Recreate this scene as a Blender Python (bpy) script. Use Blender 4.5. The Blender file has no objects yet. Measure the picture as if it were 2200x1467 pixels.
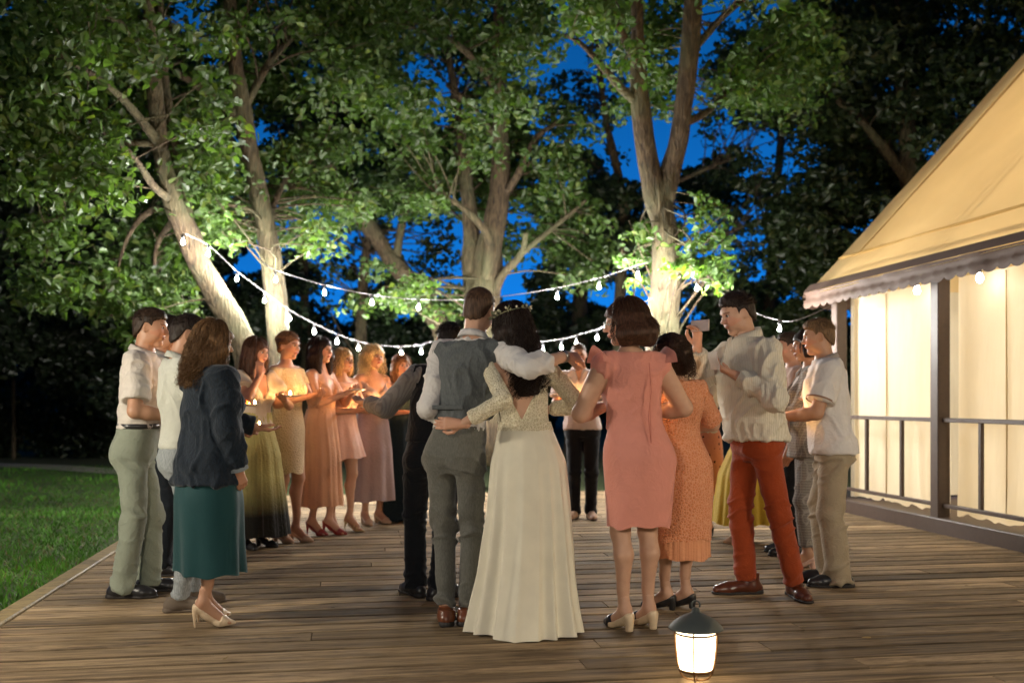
import bpy, math, random
import numpy as np
from mathutils import Vector, Matrix, Euler

# ------------------------------------------------------------------ camera, sky, exposure
SC = bpy.context.scene
COL = SC.collection
F, CX, HY, CH = 2139.0, 1100.0, 862.0, 1.23      # photo focal length (px), centre, eye line, eye height (m)
cam = bpy.data.cameras.new('camera')
cam.lens, cam.sensor_width, cam.shift_y = 35.0, 36.0, 128.5 / 2200
cam.clip_start, cam.clip_end = 0.1, 600
cam.dof.use_dof, cam.dof.focus_distance, cam.dof.aperture_fstop = True, 5.7, 1.8
camo = bpy.data.objects.new('camera', cam)
COL.objects.link(camo)
camo.location = (0, 0, CH)
camo.rotation_euler = (math.pi / 2, 0, 0)
SC.camera = camo

world = bpy.data.worlds.new('World')
SC.world = world
world.use_nodes = True
wn = world.node_tree
wn.nodes.clear()
wo = wn.nodes.new('ShaderNodeOutputWorld')
wb = wn.nodes.new('ShaderNodeBackground')
sky = wn.nodes.new('ShaderNodeTexSky')
sky.sky_type = 'NISHITA'
sky.sun_disc = False
sky.sun_elevation = math.radians(-3.5)
sky.sun_rotation = math.radians(12)
bw = wn.nodes.new('ShaderNodeRGBToBW')
tint = wn.nodes.new('ShaderNodeMix')
tint.data_type = 'RGBA'
tint.blend_type = 'MULTIPLY'
tint.inputs[0].default_value = 1.0
tint.inputs[7].default_value = (0.008, 0.27, 1.0, 1)    # deep blue dusk under a tungsten white balance
wn.links.new(sky.outputs[0], bw.inputs[0])
wn.links.new(bw.outputs[0], tint.inputs[6])
wn.links.new(tint.outputs[2], wb.inputs[0])
wn.links.new(wb.outputs[0], wo.inputs[0])
wb.inputs[1].default_value = SKY_STRENGTH = 1.15

SC.view_settings.view_transform = 'Standard'
SC.view_settings.look = 'None'
SC.view_settings.gamma = 1.0
SC.view_settings.exposure = 1.48
SC.render.engine = 'CYCLES'
cy = SC.cycles
cy.use_denoising = True
cy.max_bounces, cy.diffuse_bounces, cy.glossy_bounces = 4, 2, 2
cy.transmission_bounces, cy.transparent_max_bounces = 4, 8
cy.sample_clamp_indirect = 4.0
cy.caustics_reflective = cy.caustics_refractive = False
cy.use_light_tree = True
cy.use_adaptive_sampling = True
cy.adaptive_threshold = 0.02

BULB_L, CANDLE_L, LANTERN_L, TENT_W, FILL_GLOBE_L = 1900.0, 800.0, 2.6, 175.0, 140.0

# ------------------------------------------------------------------ helpers
rnd = random.Random(11)
RG = np.random.default_rng(11)
A = lambda *v: np.array(v, float)


def at(px, py, Y):
    return A((px - CX) / F * Y, Y, CH - (py - HY) / F * Y)


def gnd(px, py, z=0.0):
    return at(px, py, F * (CH - z) / (py - HY))


def unit(v):
    v = np.asarray(v, float)
    n = np.linalg.norm(v)
    return v / n if n > 1e-9 else v


def mesh_np(name, V, quads=None, tris=None, col=None, smooth=True):
    V = np.asarray(V, np.float32)
    me = bpy.data.meshes.new(name)
    me.vertices.add(len(V))
    me.vertices.foreach_set('co', V.ravel())
    nq = 0 if quads is None else len(quads)
    nt = 0 if tris is None else len(tris)
    loops = []
    if nq: loops.append(np.asarray(quads, np.int32).ravel())
    if nt: loops.append(np.asarray(tris, np.int32).ravel())
    L = np.concatenate(loops)
    me.loops.add(len(L))
    me.loops.foreach_set('vertex_index', L)
    me.polygons.add(nq + nt)
    starts = np.concatenate([np.arange(nq) * 4, nq * 4 + np.arange(nt) * 3]).astype(np.int32)
    me.polygons.foreach_set('loop_start', starts)
    me.polygons.foreach_set('use_smooth', np.full(nq + nt, smooth))
    if col is not None:
        ca = me.color_attributes.new('Col', 'FLOAT_COLOR', 'POINT')
        c = np.ones((len(V), 4), np.float32)
        c[:, :3] = col
        ca.data.foreach_set('color', c.ravel())
    me.update(calc_edges=True)
    return me


def link(name, me, mat=None, parent=None, loc=None, rz=0.0):
    o = bpy.data.objects.new(name, me)
    COL.objects.link(o)
    if me is not None and mat is not None and not me.materials:
        me.materials.append(mat)
    if parent is not None:
        o.parent = parent
    if loc is not None:
        o.location = [float(c) for c in loc]
    o.rotation_euler = (0, 0, rz)
    return o


def mk(name, V, quads, mat, parent=None, tris=None, col=None, smooth=True, loc=None, rz=0.0):
    return link(name, mesh_np(name, V, quads, tris, col, smooth), mat, parent, loc, rz)


def empty(name, loc, rz=0.0):
    o = link(name, None, None, None, loc, rz)
    o.empty_display_size = 0.1
    return o


def tag(o, label=None, cat=None, group=None, kind=None):
    if label: o['label'] = label
    if cat: o['category'] = cat
    if group: o['group'] = group
    if kind: o['kind'] = kind
    return o


def join(parts):
    Vs, Fs, n = [], [], 0
    for V, Q in parts:
        if len(V) == 0: continue
        Vs.append(V); Fs.append(np.asarray(Q) + n); n += len(V)
    return np.concatenate(Vs), np.concatenate(Fs)


def box(lo, hi):
    x0, y0, z0 = lo; x1, y1, z1 = hi
    V = A([x0, y0, z0], [x1, y0, z0], [x1, y1, z0], [x0, y1, z0], [x0, y0, z1], [x1, y0, z1], [x1, y1, z1], [x0, y1, z1])
    return V, np.array([[0, 3, 2, 1], [4, 5, 6, 7], [0, 1, 5, 4], [1, 2, 6, 5], [2, 3, 7, 6], [3, 0, 4, 7]])


def bevbox(lo, hi, b):
    """box with chamfered long edges (8-gon profile in the two shorter axes)"""
    lo, hi = np.array(lo, float), np.array(hi, float)
    ax = int(np.argmax(hi - lo)); o = [i for i in range(3) if i != ax]
    u0, v0, u1, v1 = lo[o[0]], lo[o[1]], hi[o[0]], hi[o[1]]
    pr = [(u0 + b, v0), (u1 - b, v0), (u1, v0 + b), (u1, v1 - b), (u1 - b, v1), (u0 + b, v1), (u0, v1 - b), (u0, v0 + b)]
    V = np.zeros((16, 3))
    for e in range(2):
        for i, (u, v) in enumerate(pr):
            V[e * 8 + i, ax] = (lo, hi)[e][ax]; V[e * 8 + i, o[0]] = u; V[e * 8 + i, o[1]] = v
    Q = [[i, (i + 1) % 8, 8 + (i + 1) % 8, 8 + i] for i in range(8)]
    for e in range(2):
        k = e * 8
        Q += [[k, k + 1, k + 2, k + 7], [k + 7, k + 2, k + 3, k + 6], [k + 6, k + 3, k + 4, k + 5]]
    return V, np.array(Q)


def tube(P, R, n=8, closed_ends=True):
    P = np.asarray(P, float); R = np.broadcast_to(np.asarray(R, float), (len(P),))
    T = np.gradient(P, axis=0)
    T /= np.linalg.norm(T, axis=1)[:, None] + 1e-12
    up = A(0, 0, 1) if abs(T[0][2]) < 0.9 else A(1, 0, 0)
    u = unit(np.cross(T[0], up))
    V = []
    a = np.arange(n) / n * 2 * math.pi
    for i in range(len(P)):
        u = unit(u - T[i] * np.dot(u, T[i]))
        w = np.cross(T[i], u)
        V.append(P[i] + R[i] * (np.cos(a)[:, None] * u + np.sin(a)[:, None] * w))
    V = np.concatenate(V)
    Q = []
    for i in range(len(P) - 1):
        for j in range(n):
            k = (j + 1) % n
            Q.append([i * n + j, i * n + k, (i + 1) * n + k, (i + 1) * n + j])
    if closed_ends:
        c0 = len(V); V = np.concatenate([V, [P[0], P[-1]]]); e = (len(P) - 1) * n
        for j in range(0, n, 2):
            Q.append([c0, (j + 2) % n, j + 1, j]); Q.append([c0 + 1, e + j, e + j + 1, e + (j + 2) % n])
    return V, np.array(Q)


def lathe(prof, n=24):
    """prof: (r, z) list -> surface of revolution about z"""
    a = np.arange(n) / n * 2 * math.pi
    V = np.concatenate([np.stack([r * np.cos(a), r * np.sin(a), np.full(n, z)], 1) for r, z in prof])
    Q = [[i * n + j, i * n + (j + 1) % n, (i + 1) * n + (j + 1) % n, (i + 1) * n + j] for i in range(len(prof) - 1) for j in range(n)]
    return V, np.array(Q)


def curve_pts(P, n):
    """Catmull-Rom through the control rows of P (any columns)"""
    P = np.asarray(P, float)
    if len(P) == 2:
        return P[0] + (P[1] - P[0]) * np.linspace(0, 1, n)[:, None]
    E = np.concatenate([[2 * P[0] - P[1]], P, [2 * P[-1] - P[-2]]])
    out = []
    for t in np.linspace(0, len(P) - 1 - 1e-9, n):
        i = int(t); f = t - i
        p0, p1, p2, p3 = E[i:i + 4]
        out.append(0.5 * (2 * p1 + (p2 - p0) * f + (2 * p0 - 5 * p1 + 4 * p2 - p3) * f * f + (3 * p1 - p0 - 3 * p2 + p3) * f ** 3))
    return np.array(out)


_LAT = np.random.default_rng(5).random((32, 32, 32)).astype(np.float32) * 2 - 1


def noise(P, freq=1.0, seed=0):
    q = np.asarray(P, np.float64) * np.asarray(freq) + seed * 7.31 + 100
    i = np.floor(q).astype(int); f = q - i; f = f * f * (3 - 2 * f)
    r = 0
    for dx in (0, 1):
        for dy in (0, 1):
            for dz in (0, 1):
                w = (f[:, 0] if dx else 1 - f[:, 0]) * (f[:, 1] if dy else 1 - f[:, 1]) * (f[:, 2] if dz else 1 - f[:, 2])
                r = r + w * _LAT[(i[:, 0] + dx) & 31, (i[:, 1] + dy) & 31, (i[:, 2] + dz) & 31]
    return r


def vnormals(V, Q):
    a, b, c, d = (V[Q[:, i]] for i in range(4))
    n = np.cross(c - a, d - b)
    N = np.zeros_like(V, dtype=float)
    for i in range(4):
        for k in range(3):
            N[:, k] += np.bincount(Q[:, i], n[:, k], len(V))
    return N / (np.linalg.norm(N, axis=1)[:, None] + 1e-12)


def displace(VQ, amp, freq, seed=0, ridge=False, mask=None):
    V, Q = VQ
    d = noise(V, freq, seed)
    if ridge: d = 0.6 - np.abs(d) * 2.2
    if mask is not None: d = d * mask
    return V + vnormals(V, Q) * (amp * d)[:, None], Q


# ------------------------------------------------------------------ materials
def rgb(h):
    """photo-style sRGB hex -> linear"""
    c = [int(h[i:i + 2], 16) / 255 for i in (0, 2, 4)]
    return tuple(x / 12.92 if x <= 0.04045 else ((x + 0.055) / 1.055) ** 2.4 for x in c)


class NT:
    def __init__(s, name):
        s.m = bpy.data.materials.new(name); s.m.use_nodes = True
        s.t = s.m.node_tree; s.b = s.t.nodes['Principled BSDF']; s.out = s.t.nodes['Material Output']

    def n(s, typ, **kw):
        nd = s.t.nodes.new('ShaderNode' + typ)
        for k, v in kw.items():
            if k.startswith('i_'):
                nd.inputs[k[2:].replace('_', ' ')].default_value = v
            else:
                setattr(nd, k, v)
        return nd

    def l(s, a, b): s.t.links.new(a, b)

    def coords(s, scale=(1, 1, 1), kind='Object'):
        tc = s.n('TexCoord'); mp = s.n('Mapping'); s.l(tc.outputs[kind], mp.inputs[0])
        mp.inputs['Scale'].default_value = scale
        return mp.outputs[0]

    def mix(s, fac, a, b, blend='MIX'):
        m = s.n('Mix', data_type='RGBA', blend_type=blend)
        for inp, v in ((m.inputs[0], fac), (m.inputs[6], a), (m.inputs[7], b)):
            if isinstance(v, bpy.types.NodeSocket): s.l(v, inp)
            elif isinstance(v, (int, float)): inp.default_value = v
            else: inp.default_value = (*v[:3], 1)
        return m.outputs[2]

    def ramp(s, fac, stops):
        r = s.n('ValToRGB'); s.l(fac, r.inputs[0])
        e = r.color_ramp.elements
        while len(e) < len(stops): e.new(0.5)
        for el, (p, c) in zip(e, stops):
            el.position = p; el.color = (*c[:3], 1) if not isinstance(c, (int, float)) else (c, c, c, 1)
        return r.outputs[0]

    def bump(s, h, strength=0.3, dist=0.01):
        b = s.n('Bump'); b.inputs['Strength'].default_value = strength; b.inputs['Distance'].default_value = dist
        s.l(h, b.inputs['Height']); s.l(b.outputs[0], s.b.inputs['Normal'])


def plain(name, c, rough=0.5, metal=0.0, bump=0.0, scale=60, var=0.12):
    k = NT(name)
    co = k.coords()
    nz = k.n('TexNoise'); nz.inputs['Scale'].default_value = scale; nz.inputs['Detail'].default_value = 4
    k.l(co, nz.inputs['Vector'])
    k.l(k.mix(nz.outputs['Fac'], tuple(x * (1 - var) for x in c), tuple(min(1, x * (1 + var)) for x in c)), k.b.inputs['Base Color'])
    k.b.inputs['Roughness'].default_value = rough; k.b.inputs['Metallic'].default_value = metal
    if bump: k.bump(nz.outputs['Fac'], bump, 0.004)
    return k.m


def cloth(name, c, rough=0.85, pattern=None, c2=None, scale=1.0, sheen=0.15, wrinkle=0.22):
    k = NT(name)
    co = k.coords()
    nz = k.n('TexNoise'); nz.inputs['Scale'].default_value = 9; nz.inputs['Detail'].default_value = 5
    k.l(co, nz.inputs['Vector'])
    fine = k.n('TexNoise'); fine.inputs['Scale'].default_value = 420; k.l(co, fine.inputs['Vector'])
    h = fine.outputs['Fac']
    base = k.mix(nz.outputs['Fac'], tuple(x * 0.86 for x in c), tuple(min(1, x * 1.1) for x in c))
    if pattern == 'stripe':
        w = k.n('TexWave', wave_type='BANDS', bands_direction='X'); w.inputs['Scale'].default_value = scale
        dp = k.n('VectorMath', operation='DOT_PRODUCT'); dp.inputs[1].default_value = (1, 0.8, 0); k.l(co, dp.inputs[0])
        cx_ = k.n('CombineXYZ'); k.l(dp.outputs['Value'], cx_.inputs[0]); k.l(cx_.outputs[0], w.inputs['Vector'])
        base = k.mix(k.ramp(w.outputs['Fac'], [(0.55, 0), (0.75, 1)]), base, c2)
    elif pattern == 'dots':
        v = k.n('TexVoronoi'); v.inputs['Scale'].default_value = scale; v.inputs['Randomness'].default_value = 0.45
        k.l(co, v.inputs['Vector'])
        base = k.mix(k.ramp(v.outputs['Distance'], [(0.2, 1), (0.24, 0)]), base, c2)
    elif pattern == 'lace':
        v = k.n('TexVoronoi', feature='DISTANCE_TO_EDGE'); v.inputs['Scale'].default_value = scale; k.l(co, v.inputs['Vector'])
        base = k.mix(k.ramp(v.outputs['Distance'], [(0.03, 1), (0.14, 0)]), base, c2)
        mth = k.n('Math', operation='MULTIPLY'); mth.inputs[1].default_value = 3.0
        k.l(v.outputs['Distance'], mth.inputs[0]); h = mth.outputs[0]
    elif pattern == 'check':
        a = k.n('TexWave', bands_direction='X'); b = k.n('TexWave', bands_direction='Z')
        for w in (a, b): w.inputs['Scale'].default_value = scale; k.l(co, w.inputs['Vector'])
        m = k.n('Math', operation='MAXIMUM'); k.l(a.outputs['Fac'], m.inputs[0]); k.l(b.outputs['Fac'], m.inputs[1])
        base = k.mix(k.ramp(m.outputs[0], [(0.86, 0), (0.97, 1)]), base, c2)
    elif pattern == 'ombre':
        sp = k.n('SeparateXYZ'); k.l(co, sp.inputs[0])
        base = k.mix(k.ramp(sp.outputs[2], [(0.28, 1), (0.62, 0)]), base, c2)
    elif pattern == 'heather':
        n2 = k.n('TexNoise'); n2.inputs['Scale'].default_value = 160; n2.inputs['Detail'].default_value = 6
        mp = k.coords((1, 1, 0.25)); k.l(mp, n2.inputs['Vector'])
        base = k.mix(k.ramp(n2.outputs['Fac'], [(0.35, 0), (0.65, 1)]), base, c2)
    k.l(base, k.b.inputs['Base Color'])
    k.b.inputs['Roughness'].default_value = rough
    k.b.inputs['Specular IOR Level'].default_value = 0.25
    k.b.inputs['Sheen Weight'].default_value = sheen
    wr = k.n('TexNoise'); wr.inputs['Scale'].default_value = 15; wr.inputs['Detail'].default_value = 3; wr.inputs['Distortion'].default_value = 1.2
    k.l(co, wr.inputs['Vector'])
    wh = k.ramp(wr.outputs['Fac'], [(0.38, 0.0), (0.5, 1.0), (0.62, 0.0)])
    b0 = k.n('Bump'); b0.inputs['Strength'].default_value = wrinkle; b0.inputs['Distance'].default_value = 0.012
    k.l(wh, b0.inputs['Height'])
    k.bump(h, 0.35 if pattern != 'lace' else 0.8, 0.002 if pattern != 'lace' else 0.006)
    bl = [q for q in k.t.nodes if q.type == 'BUMP' and q != b0][0]
    k.l(b0.outputs[0], bl.inputs['Normal'])
    return k.m


def emit(name, c, s):
    k = NT(name)
    k.b.inputs['Base Color'].default_value = (*c, 1)
    k.b.inputs['Emission Color'].default_value = (*c, 1)
    k.b.inputs['Emission Strength'].default_value = s
    return k.m


def skin_mat(name, c):
    k = NT(name)
    at_ = k.n('VertexColor', layer_name='Col')
    co = k.coords(); nz = k.n('TexNoise'); nz.inputs['Scale'].default_value = 28; nz.inputs['Detail'].default_value = 4
    k.l(co, nz.inputs['Vector'])
    base = k.mix(nz.outputs['Fac'], (c[0] * 0.86, c[1] * 0.8, c[2] * 0.78), (c[0] * 1.06, c[1] * 1.08, c[2] * 1.08))
    k.l(k.mix(1.0, base, at_.outputs[0], 'MULTIPLY'), k.b.inputs['Base Color'])
    k.b.inputs['Roughness'].default_value = 0.48
    k.b.inputs['Specular IOR Level'].default_value = 0.4
    k.bump(nz.outputs['Fac'], 0.08, 0.004)
    return k.m


def hair_mat(name, c, rough=0.5):
    k = NT(name)
    co = k.coords((1, 1, 0.12)); nz = k.n('TexNoise'); nz.inputs['Scale'].default_value = 150; nz.inputs['Detail'].default_value = 4
    k.l(co, nz.inputs['Vector'])
    k.l(k.mix(k.ramp(nz.outputs['Fac'], [(0.35, 0), (0.65, 1)]), tuple(x * 0.55 for x in c), tuple(min(1, x * 1.5) for x in c)), k.b.inputs['Base Color'])
    k.b.inputs['Roughness'].default_value = rough
    k.b.inputs['Specular IOR Level'].default_value = 0.22
    k.bump(nz.outputs['Fac'], 0.6, 0.006)
    return k.m

# ------------------------------------------------------------------ ground, path, grass
DRZ = math.radians(9.2)                      # the deck and tent stand turned 9 degrees to the camera
DU, DV = A(math.cos(DRZ), math.sin(DRZ), 0), A(-math.sin(DRZ), math.cos(DRZ), 0)
U0, U1, V0, V1 = -1.89, 5.42, -1.6, 13.4      # deck limits in its own frame
DECK_Z = 0.0


def uv(u, v, z=0.0): return DU * u + DV * v + A(0, 0, z)


def lawn_mat():
    k = NT('lawn_soil')
    co = k.coords()
    a = k.n('TexNoise'); a.inputs['Scale'].default_value = 1.3; a.inputs['Detail'].default_value = 6; k.l(co, a.inputs['Vector'])
    b = k.n('TexNoise'); b.inputs['Scale'].default_value = 40; b.inputs['Detail'].default_value = 5; k.l(co, b.inputs['Vector'])
    c1 = k.mix(a.outputs['Fac'], (0.035, 0.07, 0.012), (0.06, 0.10, 0.02))
    k.l(k.mix(k.ramp(b.outputs['Fac'], [(0.4, 0), (0.7, 1)]), c1, (0.07, 0.055, 0.03)), k.b.inputs['Base Color'])
    k.b.inputs['Roughness'].default_value = 0.95
    k.bump(b.outputs['Fac'], 0.8, 0.03)
    return k.m


GZ = -0.16                                   # the lawn lies a step below the deck
n = 70
gx = np.linspace(-150, 150, n + 1); gy = np.linspace(-30, 270, n + 1)
GX, GY = np.meshgrid(gx, gy, indexing='ij')
gV = np.stack([GX.ravel(), GY.ravel(), np.full(GX.size, GZ)], 1)
far = np.clip((np.hypot(gV[:, 0], gV[:, 1]) - 25) / 60, 0, 1)
gV[:, 2] += noise(gV, 0.03, 3) * 1.2 * far
idx = np.arange((n + 1) ** 2).reshape(n + 1, n + 1)
gQ = np.stack([idx[:-1, :-1], idx[1:, :-1], idx[1:, 1:], idx[:-1, 1:]], -1).reshape(-1, 4)
tag(mk('ground', gV, gQ, lawn_mat()), kind='structure')

# gravel path crossing the lawn on the left
pk = plain('gravel', (0.42, 0.36, 0.28), 0.95, bump=0.6, scale=30, var=0.35)
P0 = [at(-700, 955, 23.5), at(0, 985, 21.6), at(270, 1002, 19.6), at(700, 1030, 18.5)]
pp = curve_pts(np.array([[p[0], p[1]] for p in P0]), 40)
wd = 1.15
pV = np.concatenate([np.concatenate([pp + [0, wd * 0.5], np.full((40, 1), GZ + 0.012)], 1), np.concatenate([pp - [0, wd * 0.5], np.full((40, 1), GZ + 0.012)], 1)])
pV[:, 1] += noise(pV, 1.5, 2) * 0.1
pQ = np.array([[40 + i, 41 + i, i + 1, i] for i in range(39)])
tag(mk('path', pV, pQ, pk), kind='structure')


def grass_mat():
    k = NT('grass_blade')
    at_ = k.n('VertexColor', layer_name='Col')
    k.l(at_.outputs[0], k.b.inputs['Base Color']); k.b.inputs['Roughness'].default_value = 0.6
    k.b.inputs['Specular IOR Level'].default_value = 0.2
    return k.m


N = 90000
gxy = np.stack([RG.uniform(-9.0, 0, N), 4.2 + 17 * RG.random(N) ** 1.5], 1)
gxy[:, 0] = -2.2 - (gxy[:, 1] * 0.62) * RG.random(N)
keep = (gxy @ DU[:2] < U0 - 0.13)
gxy = gxy[keep]; N = len(gxy)
ang = RG.uniform(0, 6.28, N); hgt = RG.uniform(0.025, 0.055, N) * (1 + 0.5 * noise(np.c_[gxy, np.zeros(N)], 1.4, 4)); wdt = RG.uniform(0.005, 0.010, N)
b3 = np.c_[gxy, np.full(N, GZ - 0.004)]
side = np.c_[np.cos(ang), np.sin(ang), np.zeros(N)] * wdt[:, None]
tip = b3 + np.c_[RG.normal(0, 0.03, (N, 2)), hgt]
gv = np.stack([b3 - side, b3 + side, tip], 1).reshape(-1, 3)
shade = RG.uniform(0.6, 1.35, N) * (1 + 0.35 * noise(b3, 0.9, 6))
dry = (RG.random(N) < 0.10)[:, None]
gc = np.where(dry, A(0.16, 0.13, 0.05), A(0.075, 0.21, 0.02)) * shade[:, None]
tag(mk('grass', gv, None, grass_mat(), tris=np.arange(3 * N).reshape(-1, 3), col=np.repeat(gc, 3, 0), smooth=False),
    'short green lawn grass beside the deck', 'grass', kind='stuff')

# ------------------------------------------------------------------ deck


def wood_mat(name, dark, light, grain=1.0, rough=0.55, edge=0.0):
    k = NT(name)
    oi = k.n('ObjectInfo')
    tc = k.n('TexCoord'); mp = k.n('Mapping'); k.l(tc.outputs['Object'], mp.inputs[0])
    mp.inputs['Scale'].default_value = (2.4, 12, 12)
    sh = k.n('VectorMath', operation='MULTIPLY_ADD'); cmb = k.n('CombineXYZ')
    for i in range(3): k.l(oi.outputs['Random'], cmb.inputs[i])
    k.l(cmb.outputs[0], sh.inputs[0]); sh.inputs[1].default_value = (57, 31, 13); k.l(mp.outputs[0], sh.inputs[2])
    a = k.n('TexNoise'); a.inputs['Scale'].default_value = 1.6; a.inputs['Detail'].default_value = 8; a.inputs['Roughness'].default_value = 0.65
    a.inputs['Distortion'].default_value = 0.5; k.l(sh.outputs[0], a.inputs['Vector'])
    b = k.n('TexNoise'); b.inputs['Scale'].default_value = 9; b.inputs['Detail'].default_value = 3; k.l(sh.outputs[0], b.inputs['Vector'])
    st = k.n('TexNoise'); st.inputs['Scale'].default_value = 2.2; st.inputs['Detail'].default_value = 5; k.l(tc.outputs['Object'], st.inputs['Vector'])
    c = k.ramp(a.outputs['Fac'], [(0.32, dark), (0.5, tuple((x + y) / 2 for x, y in zip(dark, light))), (0.68, light)])
    c = k.mix(k.ramp(b.outputs['Fac'], [(0.36, 0.55), (0.5, 0)]), c, tuple(x * 0.45 for x in dark))
    vr = k.n('MapRange'); k.l(oi.outputs['Random'], vr.inputs[0]); vr.inputs[3].default_value = 0.55; vr.inputs[4].default_value = 1.3
    cv = k.n('CombineColor')
    for i in range(3): k.l(vr.outputs[0], cv.inputs[i])
    c = k.mix(1.0, c, cv.outputs[0], 'MULTIPLY')
    c = k.mix(k.ramp(st.outputs['Fac'], [(0.56, 0), (0.7, 0.55)]), c, tuple(x * 0.5 for x in dark))
    if edge:
        sp = k.n('SeparateXYZ'); k.l(tc.outputs['Object'], sp.inputs[0])
        dv = k.n('Math', operation='DIVIDE'); dv.inputs[1].default_value = edge; k.l(sp.outputs[1], dv.inputs[0])
        c = k.mix(1.0, c, k.ramp(dv.outputs[0], [(0.0, 0.35), (0.045, 1.0), (0.95, 1.0), (0.995, 0.35)]), 'MULTIPLY')
    k.l(c, k.b.inputs['Base Color'])
    k.l(k.ramp(a.outputs['Fac'], [(0.3, rough - 0.14), (0.7, rough + 0.15)]), k.b.inputs['Roughness'])
    k.b.inputs['Specular IOR Level'].default_value = 0.14
    k.bump(a.outputs['Fac'], 0.9, 0.008)
    return k.m


WOOD = wood_mat('weathered_plank', rgb('5a4935'), rgb('bda27e'), rough=0.82, edge=0.172)
deck = empty('deck', (0, 0, 0), DRZ)
tag(deck, kind='structure')
bl = box((U0 + 0.03, V0, GZ - 0.05), (U1 + 3.5, V1 - 0.02, -0.05))
mk('deck_base', *bl, plain('deck_shadow_gap', (0.02, 0.015, 0.01), 0.9), deck, smooth=False)
PW = 0.19
v = V0
plank_cache = {}
row = 0
while v < V1 - 0.05:
    splits = [U0] + sorted([rnd.uniform(-0.6, 1.4) + (1.7 if row % 2 else 0.0)] + ([rnd.uniform(3.6, 4.4)] if row % 3 == 1 else [])) + [U1 + 0.25]
    for a0, a1 in zip(splits[:-1], splits[1:]):
        L = round(a1 - a0, 1) + 0.0
        key = L
        if key not in plank_cache:
            plank_cache[key] = mesh_np('plank', *bevbox((0, 0, -0.035), (1.0, PW - 0.018, 0), 0.007), smooth=False)
        o = link('plank', plank_cache[key], WOOD, deck, (a0 + 0.003, v, rnd.uniform(-0.003, 0.0)))
        o.scale = (a1 - a0 - 0.006, 1, 1)
        o.rotation_euler = (rnd.uniform(-0.006, 0.006), 0, 0)
    v += PW; row += 1
EDGE = wood_mat('edge_board_wood', rgb('6b5a3c'), rgb('a08d66'))
mk('edge_board', *bevbox((U0 - 0.13, V0, -0.16), (U0 - 0.008, V1, 0.012), 0.008), EDGE, deck, smooth=False)

# ------------------------------------------------------------------ tent pavilion
BROWN = plain('dark_brown_paint', rgb('4b3a30'), 0.5, bump=0.15, scale=25, var=0.25)


def canvas(name, c, trans, wrinkle=0.25):
    k = NT(name)
    co = k.coords((1, 1, 1)); nz = k.n('TexNoise'); nz.inputs['Scale'].default_value = 1.2; nz.inputs['Detail'].default_value = 6
    k.l(co, nz.inputs['Vector'])
    base = k.mix(nz.outputs['Fac'], tuple(x * 0.85 for x in c), tuple(min(1, x * 1.08) for x in c))
    n2 = k.n('TexNoise'); n2.inputs['Scale'].default_value = 3; n2.inputs['Detail'].default_value = 3
    k.l(k.coords((1.4, 1.4, 0.35)), n2.inputs['Vector'])
    k.t.nodes.remove(k.b)
    d = k.n('BsdfDiffuse'); t = k.n('BsdfTranslucent'); m = k.n('MixShader'); m.inputs[0].default_value = trans
    bp = k.n('Bump'); bp.inputs['Strength'].default_value = wrinkle; bp.inputs['Distance'].default_value = 0.05
    k.l(n2.outputs['Fac'], bp.inputs['Height'])
    for s in (d, t): k.l(base, s.inputs[0]); k.l(bp.outputs[0], s.inputs['Normal'])
    k.l(d.outputs[0], m.inputs[1]); k.l(t.outputs[0], m.inputs[2]); k.l(m.outputs[0], k.out.inputs[0])
    return k.m


WALLC = canvas('cream_canvas', (0.80, 0.72, 0.56), 0.5, 0.4)
ROOFC = canvas('yellow_canvas', (0.82, 0.61, 0.31), 0.5, 0.2)
VALC = plain('brown_valance', rgb('513d31'), 0.75, bump=0.3, scale=12, var=0.2)

# tent frame: u = away from the deck, v = along the wall
TU = U1 + 0.10
post_v = [11.82, 9.83 - 1.02, ]
VF = float(np.dot(at(1802, 1067, 11.37), DV)); VN = float(np.dot(at(2020, 1110, 9.42), DV))
TU = float(np.dot(at(2020, 1110, 9.42), DU)) + 0.0
BAY = VF - VN
EAVE_Z, RIDGE_U, RIDGE_Z = 2.50, TU + 3.3, 6.25
tent = empty('tent', uv(TU, VF), DRZ)          # local: x away from deck, y along wall (far corner at y=0, bays at -BAY)
tag(tent, 'yellow roofed tent pavilion with glowing cream canvas walls and brown posts', 'tent')
VS = -6 * BAY
WX = 0.16
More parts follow.
